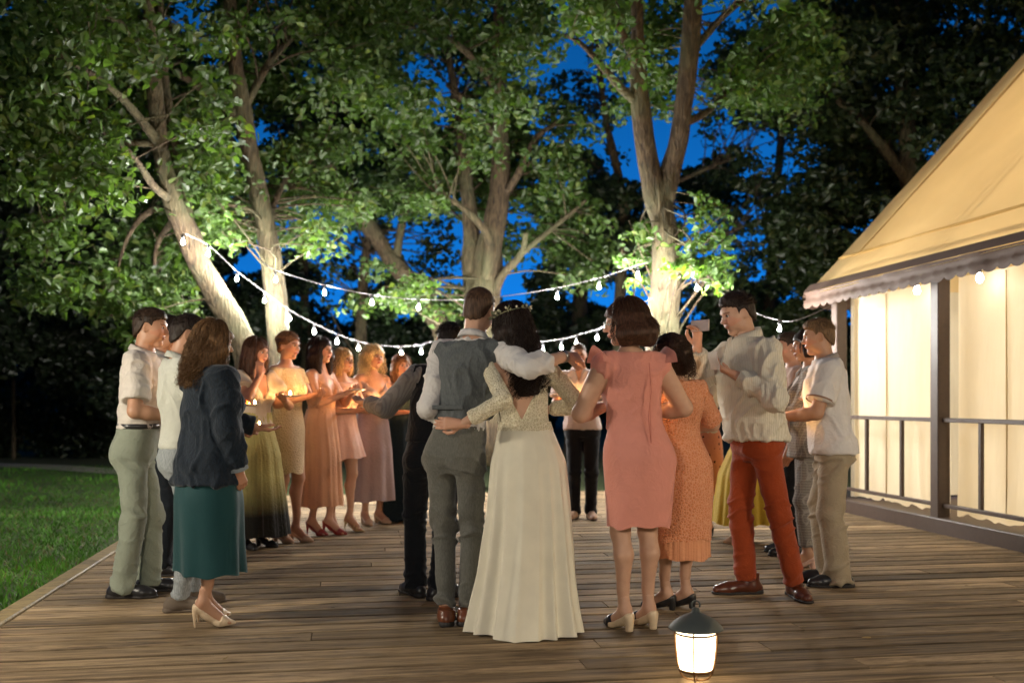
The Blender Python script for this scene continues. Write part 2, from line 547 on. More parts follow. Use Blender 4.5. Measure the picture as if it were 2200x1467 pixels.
# kerb
mk('kerb', *bevbox((-0.10, VS, -0.05), (0.10, 0.25, 0.14), 0.01), BROWN, tent, smooth=False)
mk('floor_slab', *box((0.10, VS, -0.05), (6.6, 0.2, 0.1)), BROWN, tent, smooth=False)
for i in range(0, 7):
    y = -i * BAY
    mk('post', *bevbox((-0.065, y - 0.065, 0.14), (0.065, y + 0.065, EAVE_Z + 0.02), 0.008), BROWN, tent, smooth=False)
    if i < 6:
        mk('top_rail', *bevbox((-0.02, y - BAY + 0.065, 1.035), (0.03, y - 0.065, 1.075), 0.004), BROWN, tent, smooth=False)
        mk('bottom_rail', *bevbox((-0.02, y - BAY + 0.065, 0.235), (0.03, y - 0.065, 0.27), 0.004), BROWN, tent, smooth=False)
        for f in (0.31, 0.66):
            mk('baluster', *bevbox((-0.012, y - BAY * f - 0.022, 0.27), (0.022, y - BAY * f + 0.022, 1.035), 0.004), BROWN, tent, smooth=False)
        # curtain panel, gathered a little near the bottom
        nu, nv = 60, 40
        s = np.linspace(0.045, BAY - 0.09, nu); z = np.linspace(0.16, EAVE_Z - 0.1, nv)
        S, Z = np.meshgrid(s, z, indexing='ij')
        drop = np.clip((1.15 - Z) / 1.0, 0, 1)
        q = np.stack([S.ravel() * 3 + i * 9, np.zeros(S.size), Z.ravel() * 0.6], 1)
        X = WX + 0.035 * noise(q, 1.6, i).reshape(S.shape) * drop + 0.012 * noise(q, 3.2, i + 4).reshape(S.shape) * (0.3 + drop)
        slump = np.where(Z < 0.26, 0.03 * noise(q, 5, 9 + i).reshape(S.shape), 0)
        cv_ = np.stack([X.ravel(), (y - S).ravel(), (Z + slump).ravel()], 1)
        ii = np.arange(nu * nv).reshape(nu, nv)
        mk('wall_panel', cv_, np.stack([ii[:-1, :-1], ii[1:, :-1], ii[1:, 1:], ii[:-1, 1:]], -1).reshape(-1, 4), WALLC, tent)
        # seam strip in the panel
        ys = y - 0.045 - 0.36 * BAY
        mk('seam', *tube([(WX - 0.012, ys, 0.2), (WX - 0.012, ys - 0.01, 1.2), (WX - 0.012, ys + 0.005, EAVE_Z - 0.12)], 0.006, 5), canvas('seam_canvas', (0.6, 0.45, 0.22), 0.3), tent)
# far end wall and the back wall close the room
ii = np.arange(20 * 12).reshape(20, 12)
gx_, gz_ = np.meshgrid(np.linspace(WX, 6.4, 20), np.linspace(0.14, EAVE_Z, 12), indexing='ij')
gq = np.stack([ii[:-1, :-1], ii[1:, :-1], ii[1:, 1:], ii[:-1, 1:]], -1).reshape(-1, 4)
mk('end_wall', np.stack([gx_.ravel(), 0.02 + 0.01 * np.sin(gx_.ravel() * 9), gz_.ravel()], 1), gq, WALLC, tent)
mk('gable_wall', np.array([(0.1, 0.02, EAVE_Z), (6.5, 0.02, EAVE_Z), (3.3, 0.02, RIDGE_Z - 0.15)]), None, ROOFC, tent, tris=np.array([[0, 1, 2]]))
mk('back_wall', np.array([(6.5, VS, 0.1), (6.5, 0.0, 0.1), (6.5, 0.0, EAVE_Z), (6.5, VS, EAVE_Z)]), np.array([[0, 1, 2, 3]]), WALLC, tent)
# roof: two slopes with a sagging surface, overhanging the far end
for side in (0, 1):
    nu, nv = 30, 60
    t = np.linspace(0, 1, nu); y = np.linspace(VS, 0.34, nv)
    T_, Y_ = np.meshgrid(t, y, indexing='ij')
    xe = -0.24 if side == 0 else 6.84
    X = xe + (3.3 - xe) * T_
    Zr = EAVE_Z - 0.02 + (RIDGE_Z - EAVE_Z) * T_ - 0.035 * np.sin(math.pi * T_) * (0.6 + 0.4 * np.cos(2 * math.pi * (Y_ / BAY)))
    qn = np.stack([X.ravel(), Y_.ravel(), Zr.ravel()], 1)
    Zr = Zr + 0.018 * noise(qn, 1.1, 5).reshape(Zr.shape)
    V_ = np.stack([X.ravel(), Y_.ravel(), Zr.ravel()], 1)
    ii = np.arange(nu * nv).reshape(nu, nv)
    mk('roof', V_, np.stack([ii[:-1, :-1], ii[1:, :-1], ii[1:, 1:], ii[:-1, 1:]], -1).reshape(-1, 4), ROOFC, tent)
# frame tubes that show through the roof
FR = plain('roof_pole_paint', rgb('7a6a58'), 0.5)
for i in range(0, 7):
    y = -i * BAY - 0.02
    mk('rafter', *tube([(0.05, y, EAVE_Z - 0.08), (3.3, y, RIDGE_Z - 0.25)], 0.03, 6), FR, tent)
mk('eave_purlin', *tube([(0.30, 0.0, EAVE_Z + 0.10), (0.30, VS, EAVE_Z + 0.10)], 0.03, 6), FR, tent)
mk('ridge_purlin', *tube([(3.3, 0.0, RIDGE_Z - 0.22), (3.3, VS, RIDGE_Z - 0.22)], 0.03, 6), FR, tent)


# brown scalloped valance along the eave and round the corner
def valance(path, n_scal, name):
    m = n_scal * 10 + 1
    P = curve_pts(np.array(path), m) if len(path) > 2 else np.linspace(path[0], path[1], m)
    rows = []
    out = unit(np.cross(P[-1] - P[0], A(0, 0, 1)))
    if name == 'far': out = -out
    s = np.arange(m) / 10.0
    sc = np.abs(np.sin(math.pi * s)) ** 0.6
    for r, f in enumerate(np.linspace(0, 1, 7)):
        drop = f * (0.155 + 0.035 * sc)
        bulge = 0.035 * math.sin(math.pi * min(1, f * 1.5)) + 0.02 * noise(np.c_[s * 0.7, np.full(m, f * 1.5), np.zeros(m)], 1.0, 3)
        rows.append(P + out * (bulge + 0.0)[:, None] + A(0, 0, -1) * drop[:, None])
    V = np.concatenate(rows)
    Q = [[r * m + j, r * m + j + 1, (r + 1) * m + j + 1, (r + 1) * m + j] for r in range(6) for j in range(m - 1)]
    return V, np.array(Q)


e0 = -0.25
vp = [(e0, VS, EAVE_Z + 0.0), (e0, 0.36, EAVE_Z + 0.0)]
mk('valance', *valance([A(*p) for p in vp], 6 * 11, 'side'), VALC, tent)
mk('valance', *valance([A(e0, 0.36, EAVE_Z), A(0.35, 0.36, EAVE_Z)], 3, 'far'), VALC, tent)
# brown hem band over the lower roof edge
hb = np.array([(e0 - 0.012, VS, EAVE_Z + 0.004), (e0 - 0.012, 0.37, EAVE_Z + 0.004), (e0 + 0.075, 0.37, EAVE_Z + 0.098), (e0 + 0.075, VS, EAVE_Z + 0.098)])
mk('hem_band', hb, np.array([[3, 2, 1, 0]]), VALC, tent)
# roof seams: along the rake, along the eave and down the slope
SEAMY = canvas('roof_seam_canvas', (0.68, 0.45, 0.17), 0.35, 0.1)
rz_ = lambda x: EAVE_Z + (RIDGE_Z - EAVE_Z) * (x + 0.24) / 3.54 - 0.02
for y in (-0.12, -3 * BAY):
    mk('roof_seam', *tube([(x, y, rz_(x) - 0.03 * math.sin(math.pi * (x + .24) / 3.54)) for x in np.linspace(0.2, 3.2, 14)], 0.008, 5), SEAMY, tent)
mk('roof_seam', *tube([(0.16, y, rz_(0.16) + 0.004 * math.sin(y * 3)) for y in np.linspace(VS, 0.3, 50)], 0.016, 5), SEAMY, tent)
# lamps hanging inside the pavilion
SHADE = emit('tent_lamp_glow', (1.0, 0.72, 0.38), 6)
for i in range(4):
    y = -(0.9 + i * 3.0)
    g = link('lamp_bulb', mesh_np('lamp_bulb', *lathe([(0.0, 0.09), (0.05, 0.07), (0.07, 0.0), (0.05, -0.07), (0.0, -0.09)], 12)), SHADE, tent, (5.3, y, 1.65))
    ld = bpy.data.lights.new('lamp_light', 'POINT'); ld.energy = TENT_W; ld.color = (1.0, 0.86, 0.64); ld.shadow_soft_size = 0.12
    lo = bpy.data.objects.new('lamp_light', ld); COL.objects.link(lo); lo.parent = tent; lo.location = (5.3, y, 1.5)

# ------------------------------------------------------------------ trees


def bark_mat():
    k = NT('tree_bark')
    co = k.coords((5, 5, 0.9)); nz = k.n('TexNoise'); nz.inputs['Scale'].default_value = 6; nz.inputs['Distortion'].default_value = 0.6; nz.inputs['Detail'].default_value = 8
    k.l(co, nz.inputs['Vector'])
    n2 = k.n('TexNoise'); n2.inputs['Scale'].default_value = 1.5; k.l(k.coords(), n2.inputs['Vector'])
    c = k.ramp(nz.outputs['Fac'], [(0.3, rgb('2b221a')), (0.55, rgb('594935')), (0.75, rgb('73634c'))])
    k.l(k.mix(k.ramp(n2.outputs['Fac'], [(0.45, 0), (0.7, 0.6)]), c, rgb('6d7050')), k.b.inputs['Base Color'])
    k.b.inputs['Roughness'].default_value = 0.9
    k.bump(nz.outputs['Fac'], 1.0, 0.06)
    return k.m


def leaf_mat(name, tr=0.42):
    k = NT(name)
    at_ = k.n('VertexColor', layer_name='Col')
    k.t.nodes.remove(k.b)
    d = k.n('BsdfDiffuse'); t = k.n('BsdfTranslucent'); m = k.n('MixShader'); m.inputs[0].default_value = tr
    g = k.n('BsdfGlossy'); g.inputs['Roughness'].default_value = 0.45; m2 = k.n('MixShader'); m2.inputs[0].default_value = 0.05
    tc = k.mix(1.0, at_.outputs[0], (1.5, 1.55, 0.7), 'MULTIPLY')
    k.l(at_.outputs[0], d.inputs[0]); k.l(tc, t.inputs[0])
    k.l(d.outputs[0], m.inputs[1]); k.l(t.outputs[0], m.inputs[2])
    k.l(m.outputs[0], m2.inputs[1]); k.l(g.outputs[0], m2.inputs[2]); k.l(m2.outputs[0], k.out.inputs[0])
    return k.m


BARK = bark_mat()
LEAF = leaf_mat('leaf')


def leaves(centres, radii, counts, size, tone, seed, droop=0.0):
    """leaf-sized kites spread through ellipsoidal sprays; returns V, Q, colours"""
    g = np.random.default_rng(seed)
    C = np.repeat(centres, counts, 0); R = np.repeat(radii, counts, 0); n = len(C)
    d = g.normal(size=(n, 3)); d /= np.linalg.norm(d, axis=1)[:, None]
    rr = g.random(n) ** 0.45
    P = C + d * R * rr[:, None]
    P[:, 2] -= droop * (rr ** 2) * R[:, 0]
    P += g.normal(0, 0.03, (n, 3))
    s = size * g.uniform(0.6, 1.3, n)
    ax = g.normal(size=(n, 3)) * [1, 1, 0.5] + [0, 0, -0.5]; ax /= np.linalg.norm(ax, axis=1)[:, None]
    nn = g.normal(size=(n, 3)) + [0, -0.2, 0.5]; sd = np.cross(ax, nn); sd /= np.linalg.norm(sd, axis=1)[:, None] + 1e-9
    nn = np.cross(sd, ax)
    S_ = s[:, None]
    b = P - ax * S_ * 0.5; t = P + ax * S_ * 0.62 - nn * S_ * 0.14
    l1 = P - ax * S_ * 0.22 - sd * S_ * 0.34 + nn * S_ * 0.09; l2 = P + ax * S_ * 0.18 - sd * S_ * 0.27 + nn * S_ * 0.05
    r1 = P - ax * S_ * 0.22 + sd * S_ * 0.34 + nn * S_ * 0.09; r2 = P + ax * S_ * 0.18 + sd * S_ * 0.27 + nn * S_ * 0.05
    V = np.stack([b, l1, l2, t, r2, r1], 1).reshape(-1, 3)
    k6 = np.arange(n)[:, None] * 6
    Q6 = np.concatenate([k6 + [0, 1, 2, 3], k6 + [0, 3, 4, 5]], 1).reshape(-1, 4)
    base = np.asarray(tone)[None, :] * g.uniform(0.6, 1.4, n)[:, None] * (1 + 0.3 * noise(P, 0.8, seed)[:, None])
    yel = (g.random(n) < 0.12)[:, None]
    base = np.where(yel, base * [1.5, 1.15, 0.9], base)
    return V, Q6, np.repeat(base, 6, 0)


def limb(pts, nseg=22, n=10, rough=0.09, seed=0):
    """pts: (px, py, Y, radius) rows -> world-space tapered limb"""
    W = np.array([[*at(a, b, c), r] for a, b, c, r in pts])
    C = curve_pts(W, nseg)
    V, Q = tube(C[:, :3], np.maximum(C[:, 3], 0.008), n)
    R = np.maximum(np.repeat(C[:, 3], n), 0.01); R = np.concatenate([R, [0, 0]])
    V = V + vnormals(V, Q) * (noise(V, 3.5, seed) * R * rough * 2.2)[:, None]
    return (V, Q), C


def tree(name, limbs, sprays, label, size=0.1, tone=(0.06, 0.12, 0.022), seed=1, density=185, droop=0.3, twigs=True, group=None):
    base = at(*limbs[0][0][:3])
    root = empty(name, (base[0], base[1], GZ))
    tag(root, label, 'tree', group)
    off = A(base[0], base[1], GZ)
    nodes = []
    parts = []
    for i, l in enumerate(limbs):
        (V, Q), C = limb(l, seed=seed + i, n=14 if i == 0 else 10)
        if i == 0: mk('trunk', V - off, Q, BARK, root)
        else: mk('limb', V - off, Q, BARK, root)
        nodes.append(C)
    nodes = np.concatenate(nodes)
    npx = nodes[:, 0] / nodes[:, 1] * F + CX; npy = HY - (nodes[:, 2] - CH) / nodes[:, 1] * F
    g = np.random.default_rng(seed)
    cen, rad, cnt = [], [], []
    for (x0, x1, y0, y1, Y0, Y1, m, rs) in sprays:
        for _ in range(m):
            for _try in range(30):
                px, py = g.uniform(x0, x1), g.uniform(y0, y1)
                ex, ey = (px - (x0 + x1) / 2) / (x1 - x0) * 2, (py - (y0 + y1) / 2) / (y1 - y0) * 2
                if abs(ex) ** 3 + abs(ey) ** 3 > 1.05: continue
                if all(((px - a) / w) ** 2 + ((py - b) / h) ** 2 > 1 for a, b, w, h in GAPS): break
            else:
                continue
            Y = g.uniform(Y0, Y1)
            near = (np.abs(npx - px) < 60) & (np.abs(npy - py) < 60) & (nodes[:, 3] > 0.045)
            if near.any() and g.random() < 0.85: Y = max(Y, float(nodes[near, 1].max()) + g.uniform(0.45, 1.6))
            r = rs * g.uniform(0.6, 1.35)
            cen.append(at(px, py, Y)); rad.append((r * g.uniform(0.9, 1.4), r * g.uniform(0.8, 1.3), r * g.uniform(0.4, 0.75)))
            cnt.append(max(20, int(density * (r / 0.45) ** 2 * g.uniform(0.55, 1.2))))
    cen, rad, cnt = np.array(cen), np.array(rad), np.array(cnt)
    if twigs:
        tw = []
        for c, r in zip(cen, rad):
            d = np.linalg.norm(nodes[:, :3] - c - [0, 0, -0.2], axis=1) + np.clip(nodes[:, 2] - c[2], 0, 9) * 0.5
            k = int(g.choice(np.argsort(d)[:7]))
            if d[k] > 1.7: continue
            a = nodes[k, :3]; mid = (a + c) / 2 + A(g.normal(0, 0.12), g.normal(0, 0.12), 0.05 * np.linalg.norm(c - a))
            L = np.linalg.norm(c - a); r0 = min(nodes[k, 3] * 0.35, 0.006 + 0.009 * L)
            tip = c + unit(c - a) * r[0] * 0.7
            tw.append(tube(curve_pts([a, mid, c, tip], 9), np.linspace(r0, 0.004, 9), 5, False))
        if tw:
            V, Q = join(tw); mk('twigs', V - off, Q, BARK, root)['kind'] = 'stuff'
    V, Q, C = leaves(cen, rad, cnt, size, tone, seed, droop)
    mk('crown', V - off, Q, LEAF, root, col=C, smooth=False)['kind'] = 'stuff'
    return root


# openings in the canopy where the dusk sky shows (photo x, y, half width, half height)
GAPS = [(1245, 150, 85, 85), (1290, 300, 45, 60), (1285, 215, 40, 40), (1560, 60, 40, 55), (1545, 250, 48, 95), (1595, 330, 50, 45), (1640, 255, 32, 26), (1670, 385, 45, 45),
        (1610, 480, 60, 60), (1615, 570, 70, 50), (1760, 335, 25, 22), (1790, 220, 28, 22), (1845, 255, 28, 22), (1800, 480, 18, 30), (1700, 560, 22, 22),
        (800, 462, 34, 24), (855, 520, 66, 50), (925, 478, 50, 34), (740, 570, 62, 50), (920, 560, 34, 22), (700, 640, 36, 70), (850, 110, 26, 20), (845, 155, 26, 22),
        (690, 215, 40, 22), (830, 330, 24, 40), (2010, 240, 20, 24), (2160, 40, 34, 30)]

tree('leaning_tree', [
    [(540, 1010, 12.6, 0.24), (538, 850, 12.6, 0.20), (528, 745, 12.6, 0.175), (470, 640, 12.5, 0.15), (425, 560, 12.4, 0.145), (398, 490, 12.3, 0.14), (370, 430, 12.2, 0.12), (345, 310, 12.0, 0.1), (325, 120, 11.6, 0.08), (310, -120, 11.2, 0.05)],
    [(402, 500, 12.3, 0.12), (392, 430, 12.4, 0.105), (372, 320, 12.5, 0.09), (350, 160, 12.6, 0.075), (338, -60, 12.8, 0.05)],
    [(370, 430, 12.2, 0.07), (330, 400, 11.8, 0.05), (280, 330, 11.2, 0.035), (180, 250, 10.6, 0.02)],
    [(345, 310, 12.0, 0.06), (250, 200, 11.2, 0.04), (120, 110, 10.4, 0.025)],
    [(325, 120, 11.6, 0.05), (200, 0, 11, 0.04), (60, -80, 10.2, 0.03)],
    [(345, 310, 12.0, 0.055), (270, 310, 11.9, 0.04), (190, 350, 11.9, 0.03), (130, 450, 11.9, 0.02), (95, 560, 11.9, 0.012)],
    [(385, 460, 12.2, 0.06), (330, 450, 12.5, 0.045), (280, 500, 12.6, 0.03), (250, 590, 12.5, 0.018), (240, 680, 12.4, 0.01)],
    [(385, 460, 12.2, 0.05), (340, 520, 12.7, 0.03), (330, 600, 12.8, 0.015)],
], [(-60, 330, -120, 330, 9.6, 12.5, 64, 0.40), (60, 260, 230, 420, 10.2, 11.6, 22, 0.36), (20, 165, 430, 640, 11.4, 12.4, 16, 0.30), (200, 420, 440, 690, 12.3, 13.4, 36, 0.32), (215, 330, 600, 720, 11.9, 12.6, 10, 0.26),
    (300, 480, -60, 400, 10.8, 12.6, 30, 0.38), (-150, 400, -420, -60, 9, 13, 50, 0.55)],
    'leaning tree at the left, its trunk bent towards the lawn', size=0.105, tone=(0.075, 0.14, 0.03), seed=21)

tree('park_tree', [
    [(606, 1010, 13.4, 0.19), (600, 850, 13.4, 0.165), (597, 720, 13.4, 0.15), (588, 600, 13.4, 0.14), (570, 480, 13.3, 0.135), (545, 370, 13.2, 0.12), (525, 260, 13.1, 0.11), (505, 130, 13.0, 0.09), (488, -60, 12.8, 0.07)],
    [(525, 260, 13.1, 0.07), (480, 225, 13.0, 0.06), (430, 190, 12.9, 0.05), (370, 150, 12.8, 0.04)],
    [(545, 370, 13.2, 0.05), (470, 270, 13.4, 0.04), (440, 300, 13.6, 0.03)],
    [(570, 480, 13.3, 0.05), (620, 380, 13.6, 0.04), (690, 330, 13.8, 0.025)],
    [(525, 230, 13.1, 0.06), (590, 120, 13.3, 0.045), (680, 40, 13.6, 0.03)],
], [(400, 560, 330, 510, 12.4, 14.2, 24, 0.30), (560, 800, 260, 470, 13.2, 15.0, 34, 0.36), (590, 720, 450, 540, 12.6, 13.6, 12, 0.24), (420, 520, 440, 540, 12.2, 13.0, 9, 0.22), (480, 780, -100, 260, 12.2, 14.8, 58, 0.40), (400, 800, -420, -80, 11, 15, 34, 0.55)],
    'slim straight tree rising behind the women, second trunk from the left', size=0.095, tone=(0.075, 0.14, 0.03), seed=33)

tree('park_tree', [
    [(1035, 1000, 15.5, 0.44), (1035, 850, 15.5, 0.36), (1035, 700, 15.5, 0.28), (1040, 600, 15.5, 0.26), (1055, 520, 15.5, 0.21), (1072, 430, 15.5, 0.17), (1075, 330, 15.5, 0.14), (1072, 200, 15.4, 0.11), (1070, 40, 15.2, 0.08), (1075, -120, 15, 0.06)],
    [(1025, 640, 15.5, 0.2), (1015, 560, 15.5, 0.16), (1012, 480, 15.6, 0.14), (1000, 380, 15.7, 0.11), (985, 250, 15.9, 0.08), (960, 100, 16, 0.05)],
    [(1045, 600, 15.3, 0.09), (1050, 520, 15.2, 0.075), (1030, 480, 15.1, 0.06), (985, 440, 15.0, 0.045), (930, 415, 14.8, 0.03)],
    [(1055, 640, 15.4, 0.1), (1080, 590, 15.3, 0.07), (1120, 545, 15.2, 0.055), (1130, 500, 15.1, 0.04)],
    [(1072, 430, 15.5, 0.08), (1110, 380, 15.3, 0.06), (1150, 300, 15.1, 0.04), (1200, 260, 15, 0.03)],
    [(1075, 330, 15.5, 0.07), (1040, 260, 15.4, 0.05), (960, 180, 15.2, 0.04)],
    [(1072, 200, 15.4, 0.06), (1010, 120, 14.8, 0.05), (930, 60, 14.4, 0.03)],
    [(1120, 545, 15.2, 0.05), (1200, 480, 15.2, 0.04), (1260, 430, 15.2, 0.03)],
], [(740, 1150, -60, 250, 12.4, 16, 66, 0.42), (800, 1060, 240, 480, 13.8, 16, 34, 0.36), (930, 1090, 360, 470, 13.4, 14.6, 16, 0.28), (1000, 1260, 180, 420, 14, 16.5, 44, 0.36), (1090, 1300, 420, 600, 14.8, 17, 26, 0.34), (880, 1010, 560, 690, 14.6, 16, 10, 0.24),
    (760, 900, 560, 660, 14.2, 15.4, 9, 0.24), (700, 1300, -420, -60, 12, 17, 44, 0.6)],
    'thick many stemmed tree behind the couple in the middle', size=0.105, tone=(0.072, 0.135, 0.03), seed=44)

tree('park_tree', [
    [(1425, 1010, 12.4, 0.30), (1425, 850, 12.4, 0.24), (1425, 700, 12.4, 0.19), (1432, 600, 12.4, 0.17), (1428, 500, 12.4, 0.165), (1412, 420, 12.4, 0.17), (1395, 360, 12.4, 0.13), (1380, 260, 12.3, 0.115), (1372, 150, 12.2, 0.10), (1368, 0, 12, 0.08), (1365, -140, 11.8, 0.06)],
    [(1425, 430, 12.4, 0.14), (1445, 350, 12.4, 0.12), (1462, 270, 12.3, 0.12), (1478, 150, 12.2, 0.12), (1490, 0, 12.1, 0.11), (1500, -140, 12, 0.08)],
    [(1378, 230, 12.3, 0.06), (1330, 185, 12.1, 0.05), (1260, 105, 11.8, 0.035), (1215, 75, 11.6, 0.02)],
    [(1462, 270, 12.3, 0.05), (1520, 240, 12.6, 0.04), (1570, 190, 12.9, 0.03), (1620, 150, 13.2, 0.02)],
    [(1372, 150, 12.2, 0.05), (1330, 60, 11.8, 0.04), (1290, -20, 11.4, 0.03)],
    [(1480, 120, 12.2, 0.05), (1560, 30, 12.4, 0.04), (1640, -30, 12.6, 0.03)],
], [(1180, 1460, -60, 110, 11, 13, 30, 0.36), (1280, 1470, 100, 260, 11.4, 13.2, 16, 0.28), (1560, 1760, 0, 220, 12.2, 14.5, 30, 0.36), (1340, 1560, 470, 600, 11.6, 12.6, 30, 0.17), (1320, 1480, 540, 620, 11.5, 12.1, 12, 0.14), (1460, 1600, 540, 620, 11.6, 12.4, 14, 0.14), (1500, 1565, 400, 520, 11.9, 12.3, 6, 0.12), (1150, 1800, -420, -50, 10.5, 14, 50, 0.55)],
    'forked tree with a bright leafy cluster round its trunk, right of the couple', size=0.095, tone=(0.08, 0.16, 0.03), seed=55)

tree('slanting_tree', [
    [(985, 800, 17.5, 0.2), (940, 690, 17.5, 0.19), (900, 630, 17.5, 0.18), (850, 570, 17.5, 0.16), (800, 500, 17.5, 0.14), (745, 420, 17.5, 0.12), (690, 330, 17.5, 0.09)],
    [(850, 570, 17.5, 0.1), (860, 500, 17.5, 0.07), (880, 420, 17.6, 0.05)],
], [(620, 850, 300, 450, 16.5, 19, 18, 0.42), (760, 960, 600, 690, 16, 18, 10, 0.3), (860, 960, 380, 470, 17, 19, 6, 0.35)],
    'slanting tree leaning left, left of the thick middle tree', size=0.11, tone=(0.04, 0.085, 0.02), seed=66)

# dark trees further back
tree('background_tree', [
    [(1990, 1000, 19, 0.35), (1980, 700, 19, 0.3), (1960, 400, 19, 0.22), (1930, 100, 19, 0.12), (1920, -150, 19, 0.08)],
    [(1960, 400, 19, 0.12), (1850, 260, 18.5, 0.08), (1750, 180, 18, 0.04)], [(1970, 520, 19, 0.12), (1860, 430, 18.6, 0.08), (1780, 400, 18.2, 0.04)],
], [(1720, 2260, -80, 330, 16.5, 20, 90, 0.60), (1720, 2060, 300, 640, 17, 20, 60, 0.55), (1640, 1850, 420, 700, 18, 21, 26, 0.5), (1500, 2300, -420, -60, 14, 20, 40, 0.8)],
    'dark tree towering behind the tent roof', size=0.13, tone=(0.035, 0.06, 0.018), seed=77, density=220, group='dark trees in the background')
tree('background_tree', [
    [(1640, 1000, 24, 0.16), (1650, 700, 24, 0.14), (1670, 400, 24, 0.1), (1690, 150, 24, 0.06)],
], [(1540, 1760, 60, 320, 22, 25, 22, 0.62), (1560, 1780, 560, 700, 22, 25, 16, 0.6), (1480, 1640, 330, 480, 22, 25, 9, 0.5), (1500, 1640, 600, 760, 21, 25, 14, 0.6), (1250, 1400, 380, 600, 20, 24, 18, 0.55)],
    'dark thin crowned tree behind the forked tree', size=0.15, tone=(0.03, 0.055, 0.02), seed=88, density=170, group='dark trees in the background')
tree('background_tree', [
    [(30, 1000, 24, 0.05), (30, 700, 24, 0.05), (40, 300, 23, 0.05), (50, 0, 22, 0.08)],
], [(-160, 420, -60, 420, 19, 24, 80, 0.75), (-160, 470, 380, 830, 20, 25, 80, 0.8)],
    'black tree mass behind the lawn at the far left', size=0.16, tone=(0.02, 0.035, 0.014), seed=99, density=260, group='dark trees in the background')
tree('background_tree', [
    [(660, 1000, 26, 0.14), (655, 700, 26, 0.12), (650, 400, 26, 0.09), (645, 100, 26, 0.05)],
], [(560, 800, 60, 300, 22, 27, 24, 0.75), (640, 980, 680, 800, 22, 28, 22, 0.6), (480, 660, 520, 800, 20, 26, 34, 0.65), (770, 860, 600, 760, 22, 26, 9, 0.5), (780, 1000, 280, 420, 22, 26, 14, 0.6)],
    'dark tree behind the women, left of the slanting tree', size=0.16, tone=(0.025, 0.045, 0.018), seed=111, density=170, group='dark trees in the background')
tree('background_tree', [
    [(1240, 1000, 27, 0.35), (1240, 800, 27, 0.3), (1250, 600, 27, 0.2), (1255, 400, 27, 0.1)],
], [(1080, 1420, 640, 840, 24, 28, 44, 0.7), (1160, 1330, 330, 660, 23, 27, 30, 0.55), (900, 1120, 640, 840, 24, 28, 22, 0.7)],
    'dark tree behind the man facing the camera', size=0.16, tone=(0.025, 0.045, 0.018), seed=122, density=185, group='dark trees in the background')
tree('background_tree', [
    [(1700, 1000, 28, 0.35), (1700, 850, 28, 0.3), (1705, 700, 28, 0.2)],
], [(1440, 1840, 690, 850, 23, 28, 50, 0.75)],
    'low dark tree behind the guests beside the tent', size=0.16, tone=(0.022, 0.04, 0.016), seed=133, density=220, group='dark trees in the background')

GAPS_, GAPS = GAPS, []
tree('background_tree', [
    [(1335, 1000, 21, 0.14), (1330, 700, 21, 0.13), (1340, 450, 21, 0.10), (1300, 250, 20.5, 0.07), (1280, 60, 20, 0.04)],
    [(1340, 450, 21, 0.07), (1480, 380, 20.5, 0.05), (1600, 330, 20, 0.03)], [(1338, 520, 21, 0.06), (1500, 520, 20.5, 0.05), (1640, 470, 20, 0.03)],
], [(1180, 1340, 60, 340, 19, 22, 32, 0.24), (1500, 1760, 20, 420, 18.5, 22, 70, 0.26), (1520, 1760, 380, 640, 18.5, 22, 52, 0.26), (1200, 1420, 320, 560, 19, 22, 26, 0.28)],
    'thin leaved tree whose sprays cross the sky right of the couple', size=0.12, tone=(0.045, 0.075, 0.025), seed=141, density=90, group='dark trees in the background')
tree('background_tree', [
    [(770, 1000, 20, 0.13), (775, 700, 20, 0.12), (790, 520, 20, 0.09), (820, 380, 20, 0.05)],
], [(640, 1000, 430, 660, 19, 22, 64, 0.26)],
    'thin leaved tree behind the slanting tree', size=0.12, tone=(0.045, 0.075, 0.025), seed=152, density=90, group='dark trees in the background')
GAPS = GAPS_

# clipped shrubs behind the path
gh = np.random.default_rng(17)
for i, (px, Y, w) in enumerate(((-420, 25, 2.6), (-190, 25.5, 2.4), (20, 25, 2.6), (220, 24.5, 2.2), (400, 24.5, 2.2))):
    cc = at(px, 900, Y); cc[2] = GZ + 0.7
    cs = cc + gh.normal(size=(36, 3)) * A(w * .5, .5, .42); cs[:, 2] = np.clip(cs[:, 2], GZ + .1, GZ + 1.9)
    V, Q, C = leaves(cs, np.full((36, 3), .55), np.full(36, 110), .16, (0.02, 0.035, 0.014), 300 + i)
    r_ = empty('shrub', (cc[0], cc[1], GZ))
    tag(r_, 'dark round shrub behind the path, %s from the left' % ('first', 'second', 'third', 'fourth', 'fifth')[i], 'shrub', 'dark shrubs behind the path')
    mk('crown', V - A(cc[0], cc[1], GZ), Q, LEAF, r_, col=C, smooth=False)['kind'] = 'stuff'
    for q in range(3): mk('stem', *tube([(gh.normal(0, .3), 0, 0), (gh.normal(0, .5), 0, .5), (gh.normal(0, .7), 0, 1.1)], [.05, .035, .02], 6), BARK, r_)

# far edge of the wood that closes the lawn
far_c = []
g_ = np.random.default_rng(8)
for px in np.arange(-900, 3200, 26):
    for py in np.arange(730, 900, 34):
        far_c.append(at(px + g_.normal(0, 16), py + g_.normal(0, 16), g_.uniform(46, 52)))
for px in np.arange(-900, 520, 40):
    for py in np.arange(300, 740, 46):
        far_c.append(at(px + g_.normal(0, 16), py + g_.normal(0, 16), g_.uniform(46, 52)))
far_c = np.array(far_c)
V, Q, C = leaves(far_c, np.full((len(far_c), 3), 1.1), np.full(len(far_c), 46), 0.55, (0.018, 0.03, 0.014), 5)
tag(mk('far_wood', V, Q, LEAF, None, col=C, smooth=False), 'dark far edge of the wood beyond the lawn', 'wood', kind='stuff')

